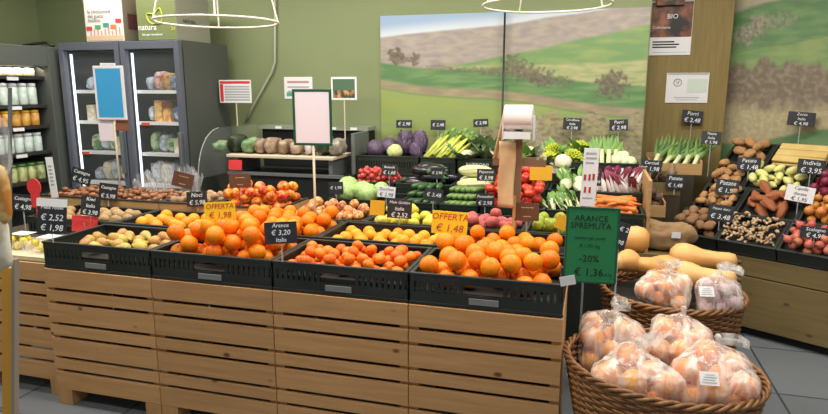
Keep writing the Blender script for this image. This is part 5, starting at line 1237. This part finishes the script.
for bk, z, r, sx, sy in ((bk1, .41, .29, 1, .92), (bk2, .55, .30, 1, .98)):
    b = MB().lathe([(.001, 0), (r, 0), (r, .012), (.001, .012)], 32)
    for v in b.v: v.x *= sx; v.y *= sy; v.z += z
    b.build('raised_floor', LINER, bk)
def bag_of_oranges(cx, cy, z, w_, d_, h_, n_, seed, lab, olab, grp, r=.046, neck=(0, 0, 1), handles=((20, .07, .05), (200, .06, .1)), ticket=None, ms=None, oname='orange', ocat='orange', film=None):
    g = random.Random(seed); pts = []
    for (x, y, zz, q) in pack(w_, d_, n_, lambda q: r * q.uniform(.95, 1.05), .5, g, h_):
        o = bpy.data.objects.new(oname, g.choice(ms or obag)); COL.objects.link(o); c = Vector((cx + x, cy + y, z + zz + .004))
        o.matrix_world = Matrix.Translation(c) @ Euler((g.uniform(-1, 1), g.uniform(-1, 1), g.uniform(0, 6))).to_matrix().to_4x4() @ Matrix.Scale(q * .97, 4)
        tag(o, olab, ocat, grp); pts.append((c, q))
    top = max(c.z + q for c, q in pts); cen = sum((c for c, q in pts), Vector()) / len(pts)
    kn = Vector((cen.x + neck[0] * .05, cen.y + neck[1] * .05, top + .028))
    t = root('plastic_bag', cen, lab, 'plastic bag', 'bags in the wicker baskets')
    bm = bmesh.new(); sph = bmesh.new(); bmesh.ops.create_icosphere(sph, subdivisions=2, radius=1)
    for c, q in pts:
        for v in sph.verts: bm.verts.new(c + v.co * (q * 1.06 + .006) - cen)
    sph.free()
    for i in range(8): a = i * PI / 4; bm.verts.new(kn - cen + Vector((.010 * math.cos(a), .010 * math.sin(a), -.008)))
    res = bmesh.ops.convex_hull(bm, input=bm.verts)
    bmesh.ops.delete(bm, geom=[v for v in bm.verts if not v.link_faces], context='VERTS')
    bmesh.ops.triangulate(bm, faces=bm.faces)
    for q in range(3): bmesh.ops.subdivide_edges(bm, edges=[e for e in bm.edges if e.calc_length() > .014], cuts=1)
    bmesh.ops.triangulate(bm, faces=bm.faces)
    k0 = kn - cen
    for v in bm.verts:
        p = v.co; rel = p - k0; a = math.atan2(rel.y, rel.x); f = math.exp(-rel.length / .12)
        n_ = Vector((p.x, p.y, p.z * .5)).normalized()
        v.co = p + n_ * (.007 * f * math.sin(a * 17 + seed + 2 * noise.noise(p * 9)) + .005 * noise.noise(p * 22 + Vector((seed, 0, 0))) + .0035 * noise.noise(Vector((a * 7, rel.length * 12, seed))))
    me = bpy.data.meshes.new('sack'); bm.to_mesh(me); bm.free(); me.materials.append(film or FILM); me.shade_smooth()
    o = bpy.data.objects.new('sack', me); COL.objects.link(o); o.parent = t
    k_ = MB(); k_.lathe([(.012, -.014), (.013, 0), (.009, .01), (.014, .022), (.01, .03)], 10, k0); k_.build('knot', FILMD, t, True)
    for hi, (ha, L_, dz) in enumerate(handles):
        a = R_(ha); d = Vector((math.cos(a), math.sin(a), dz)); sd = Vector((-math.sin(a), math.cos(a), 0)); b = MB()
        def fn(u, v):
            q = PI * v; c = k0 + Vector((0, 0, .016)) + d * (L_ * math.sin(q) ** .8) + sd * (.02 * math.cos(q) * (1 + 1.2 * math.sin(q)))
            return c + Vector((0, 0, .012 * (u - .5) * 2 + .02 * math.sin(q) - .25 * L_ * math.sin(q) ** 3)) + sd * (u - .5) * .008
        b.sheet(fn, 3, 18); b.build('handle', FILMD, t, True)
    if ticket:
        tx, ty, tz, rz_ = ticket; b = MB().box(-.032, -.001, -.024, .032, .001, .024); b.box(-.026, -.0016, .008, .026, -.0012, .012); o = b.build('ticket', TAGWHITE, t); o.location = Vector((tx, ty, tz)) - cen; o.rotation_euler = (R_(-35), 0, rz_)
        for i in range(4): 
            q = MB().box(-.026 + .004 * i, -.0022, -.016 + .009 * i, .024 - .006 * (i % 2), -.0014, -.013 + .009 * i).build('printed_row', LG, o)
    return t
bz = .425
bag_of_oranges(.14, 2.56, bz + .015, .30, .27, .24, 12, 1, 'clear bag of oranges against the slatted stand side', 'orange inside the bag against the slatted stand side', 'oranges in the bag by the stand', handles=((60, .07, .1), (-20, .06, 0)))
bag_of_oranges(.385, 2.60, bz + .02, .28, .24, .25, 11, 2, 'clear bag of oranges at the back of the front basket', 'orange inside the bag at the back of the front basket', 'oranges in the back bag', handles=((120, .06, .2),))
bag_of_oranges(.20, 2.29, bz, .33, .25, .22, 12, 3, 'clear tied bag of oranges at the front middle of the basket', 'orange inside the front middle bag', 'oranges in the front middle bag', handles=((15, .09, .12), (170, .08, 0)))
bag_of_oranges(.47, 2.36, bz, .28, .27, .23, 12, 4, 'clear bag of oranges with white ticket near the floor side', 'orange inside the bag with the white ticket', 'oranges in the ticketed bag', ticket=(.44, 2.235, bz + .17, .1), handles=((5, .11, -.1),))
# squashes and garlic in the second basket
SQ = mat('butternut_skin', '#d39c55', .5, c2='#deb070', nscale=3, vary=.05); CUT = mat('squash_cut', '#d99a4c', .6)
def squash():
    t = root('x', Matrix.Identity(4), '', 'x')
    b = MB().lathe([(.01, -.085), (.03, -.088), (.056, -.065), (.064, -.03), (.058, .005), (.043, .045), (.038, .10), (.039, .15), (.034, .175), (.012, .186)], 20)
    for v in b.v: v.x += .12 * max(0, v.z) ** 1.5; v.x *= 1 + .04 * math.sin(math.atan2(v.y, v.x) * 5)
    b.build('flesh', SQ, t, True); MB().tube([(.012, 0, .18), (.016, 0, .2)], [.011, .009], 8).build('stem', STEM, t); return t
sz_ = B2Z + .0; pr_ = squash(); first = True
for (x, y, z, rz, rx, s, lab) in ((.22, 3.44, .80, -94, 90, 1.15, 'long butternut squash lying furthest back in the basket'), (.52, 3.36, .74, 80, 90, 1.15, 'thick butternut squash at the back beside the rack'), (.20, 3.26, .725, -25, 80, .95, 'small butternut squash tilted towards the green sign'),
                               (.36, 3.22, .715, 235, 95, 1.05, 'butternut squash lying across the middle of the basket'), (.50, 3.20, .69, 75, 88, 1.1, 'pale butternut squash nearest the bagged onions')):
    M = T(x, y, z, R_(rz), R_(rx), 0, s)
    if first: pr_.matrix_world = M; pr_.name = 'butternut_squash'; tag(pr_, lab, 'squash', 'butternut squashes'); first = False
    else: dup(pr_, M, lab, 'butternut squashes')
GAR = mat('garlic_purple', '#b58a96', .5, c2='#d8bcc0', nscale=5, vary=.1)
gam = [onion(GAR, s + 3) for s in range(2)]
bag_of_oranges(.60, 3.02, .566, .20, .18, .18, 12, 7, 'clear bag of purplish garlic with white handles at the basket rim', 'purplish garlic bulb inside the clear bag', 'garlic bulbs in the bag', r=.033, ms=gam, oname='garlic_bulb', ocat='garlic', ticket=(.53, 2.925, .70, .2), handles=((-15, .10, -.05), (30, .08, 0)))
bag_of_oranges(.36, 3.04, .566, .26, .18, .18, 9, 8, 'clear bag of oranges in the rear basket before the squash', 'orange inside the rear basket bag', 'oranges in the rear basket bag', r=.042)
# netted bag of potatoes
p = at(664, 222, 3.95)
t = root('mesh_sack', Vector((p.x + .02, 3.98, 0)), 'brown mesh sack of potatoes with white ticket behind the squash', 'sack')
NET = mat_film('brown_net', '#8a6a4a', .45, .6); b = pod(.32, .18, .17, 3, .5, .8); b.build('net', mat('net_brown', '#94734f', .8, c2='#a98a62', nscale=16), t, True); b = MB().box(.02, -.102, .10, .07, -.098, .135).build('ticket', TAGWHITE, t)
t.location.z = .62
o = MB().box(-.14, -.13, 0, .19, .13, .619).build('wooden_block', DARKWOOD); o.location = (p.x - .02, 3.98, 0); tag(o, 'dark wooden block under the brown mesh sack', 'block')

# =================================================================== LEFT FOREGROUND RACK
Yr = 1.0
def prism(pa, w0, w1, d):
    """slightly leaning post between a foot and a head point; w0..w1 across"""
    f, h = pa; b = MB(); vs = []
    for c in (f, h): vs += [(c[0] + w0, c[1], c[2]), (c[0] + w1, c[1], c[2]), (c[0] + w1, c[1] + d, c[2]), (c[0] + w0, c[1] + d, c[2])]
    return b.add(vs, [(0, 3, 2, 1), (4, 5, 6, 7), (0, 1, 5, 4), (1, 2, 6, 5), (2, 3, 7, 6), (3, 0, 4, 7)])
fa = at(9, 414, Yr); ha = at(9, 268, Yr); dx_ = (ha.x - fa.x) / (ha.z - fa.z); foot = Vector((fa.x - dx_ * fa.z, Yr, 0))
t = root('snack_rack', foot, 'leaning rack post with a yellow strip at the left edge of the aisle', 'rack'); hz = ha.z
up_ = lambda z: (dx_ * z, 0, z)
prism((up_(0), up_(hz)), -.02, .006, .012).build('yellow_strip', mat('yellow_post', '#d09a34', .6), t)
prism((up_(0), up_(hz + .02)), .0063, .0155, .012).build('upright', mat('greige_post', '#9a8d7c', .6), t)
MB().tube([(up_(.9)[0] - .02, .02, .9), (up_(1.6)[0] - .02, .02, 1.6)], .004, 6).build('hook_rod', STEEL, t)
MB().box(-.05, .0125, .86, .02, .05, .90).build('bracket', STEEL, t)
for i, (py, m_, lab) in enumerate(((150, FILMLIGHT, 'clear snack bag hanging at the top of the left edge rack'), (196, PK[0], 'amber snack bag hanging on the left edge rack'), (243, PK[5], 'cream snack bag hanging low on the left edge rack'))):
    a = at(3, py, Yr - .05); o = pod(.075, .03, .13, i + 3, .2, .7).build('hanging_snack_bag', m_, None, True); o.location = (a.x - .022, Yr - .05, a.z - .06); tag(o, lab, 'bag', 'snack bags on the left rack')

# lettering becomes real mesh
bpy.context.view_layer.update()
_dg = bpy.context.evaluated_depsgraph_get()
for o in [o for o in COL.objects if o.type == 'FONT']:
    me = bpy.data.meshes.new_from_object(o.evaluated_get(_dg)); nm_ = o.name
    m_ = o.data.materials[0]
    n = bpy.data.objects.new('lettering', me); COL.objects.link(n); n.parent = o.parent; n.matrix_local = o.matrix_local.copy()
    if not me.materials: me.materials.append(m_)
    bpy.data.objects.remove(o)
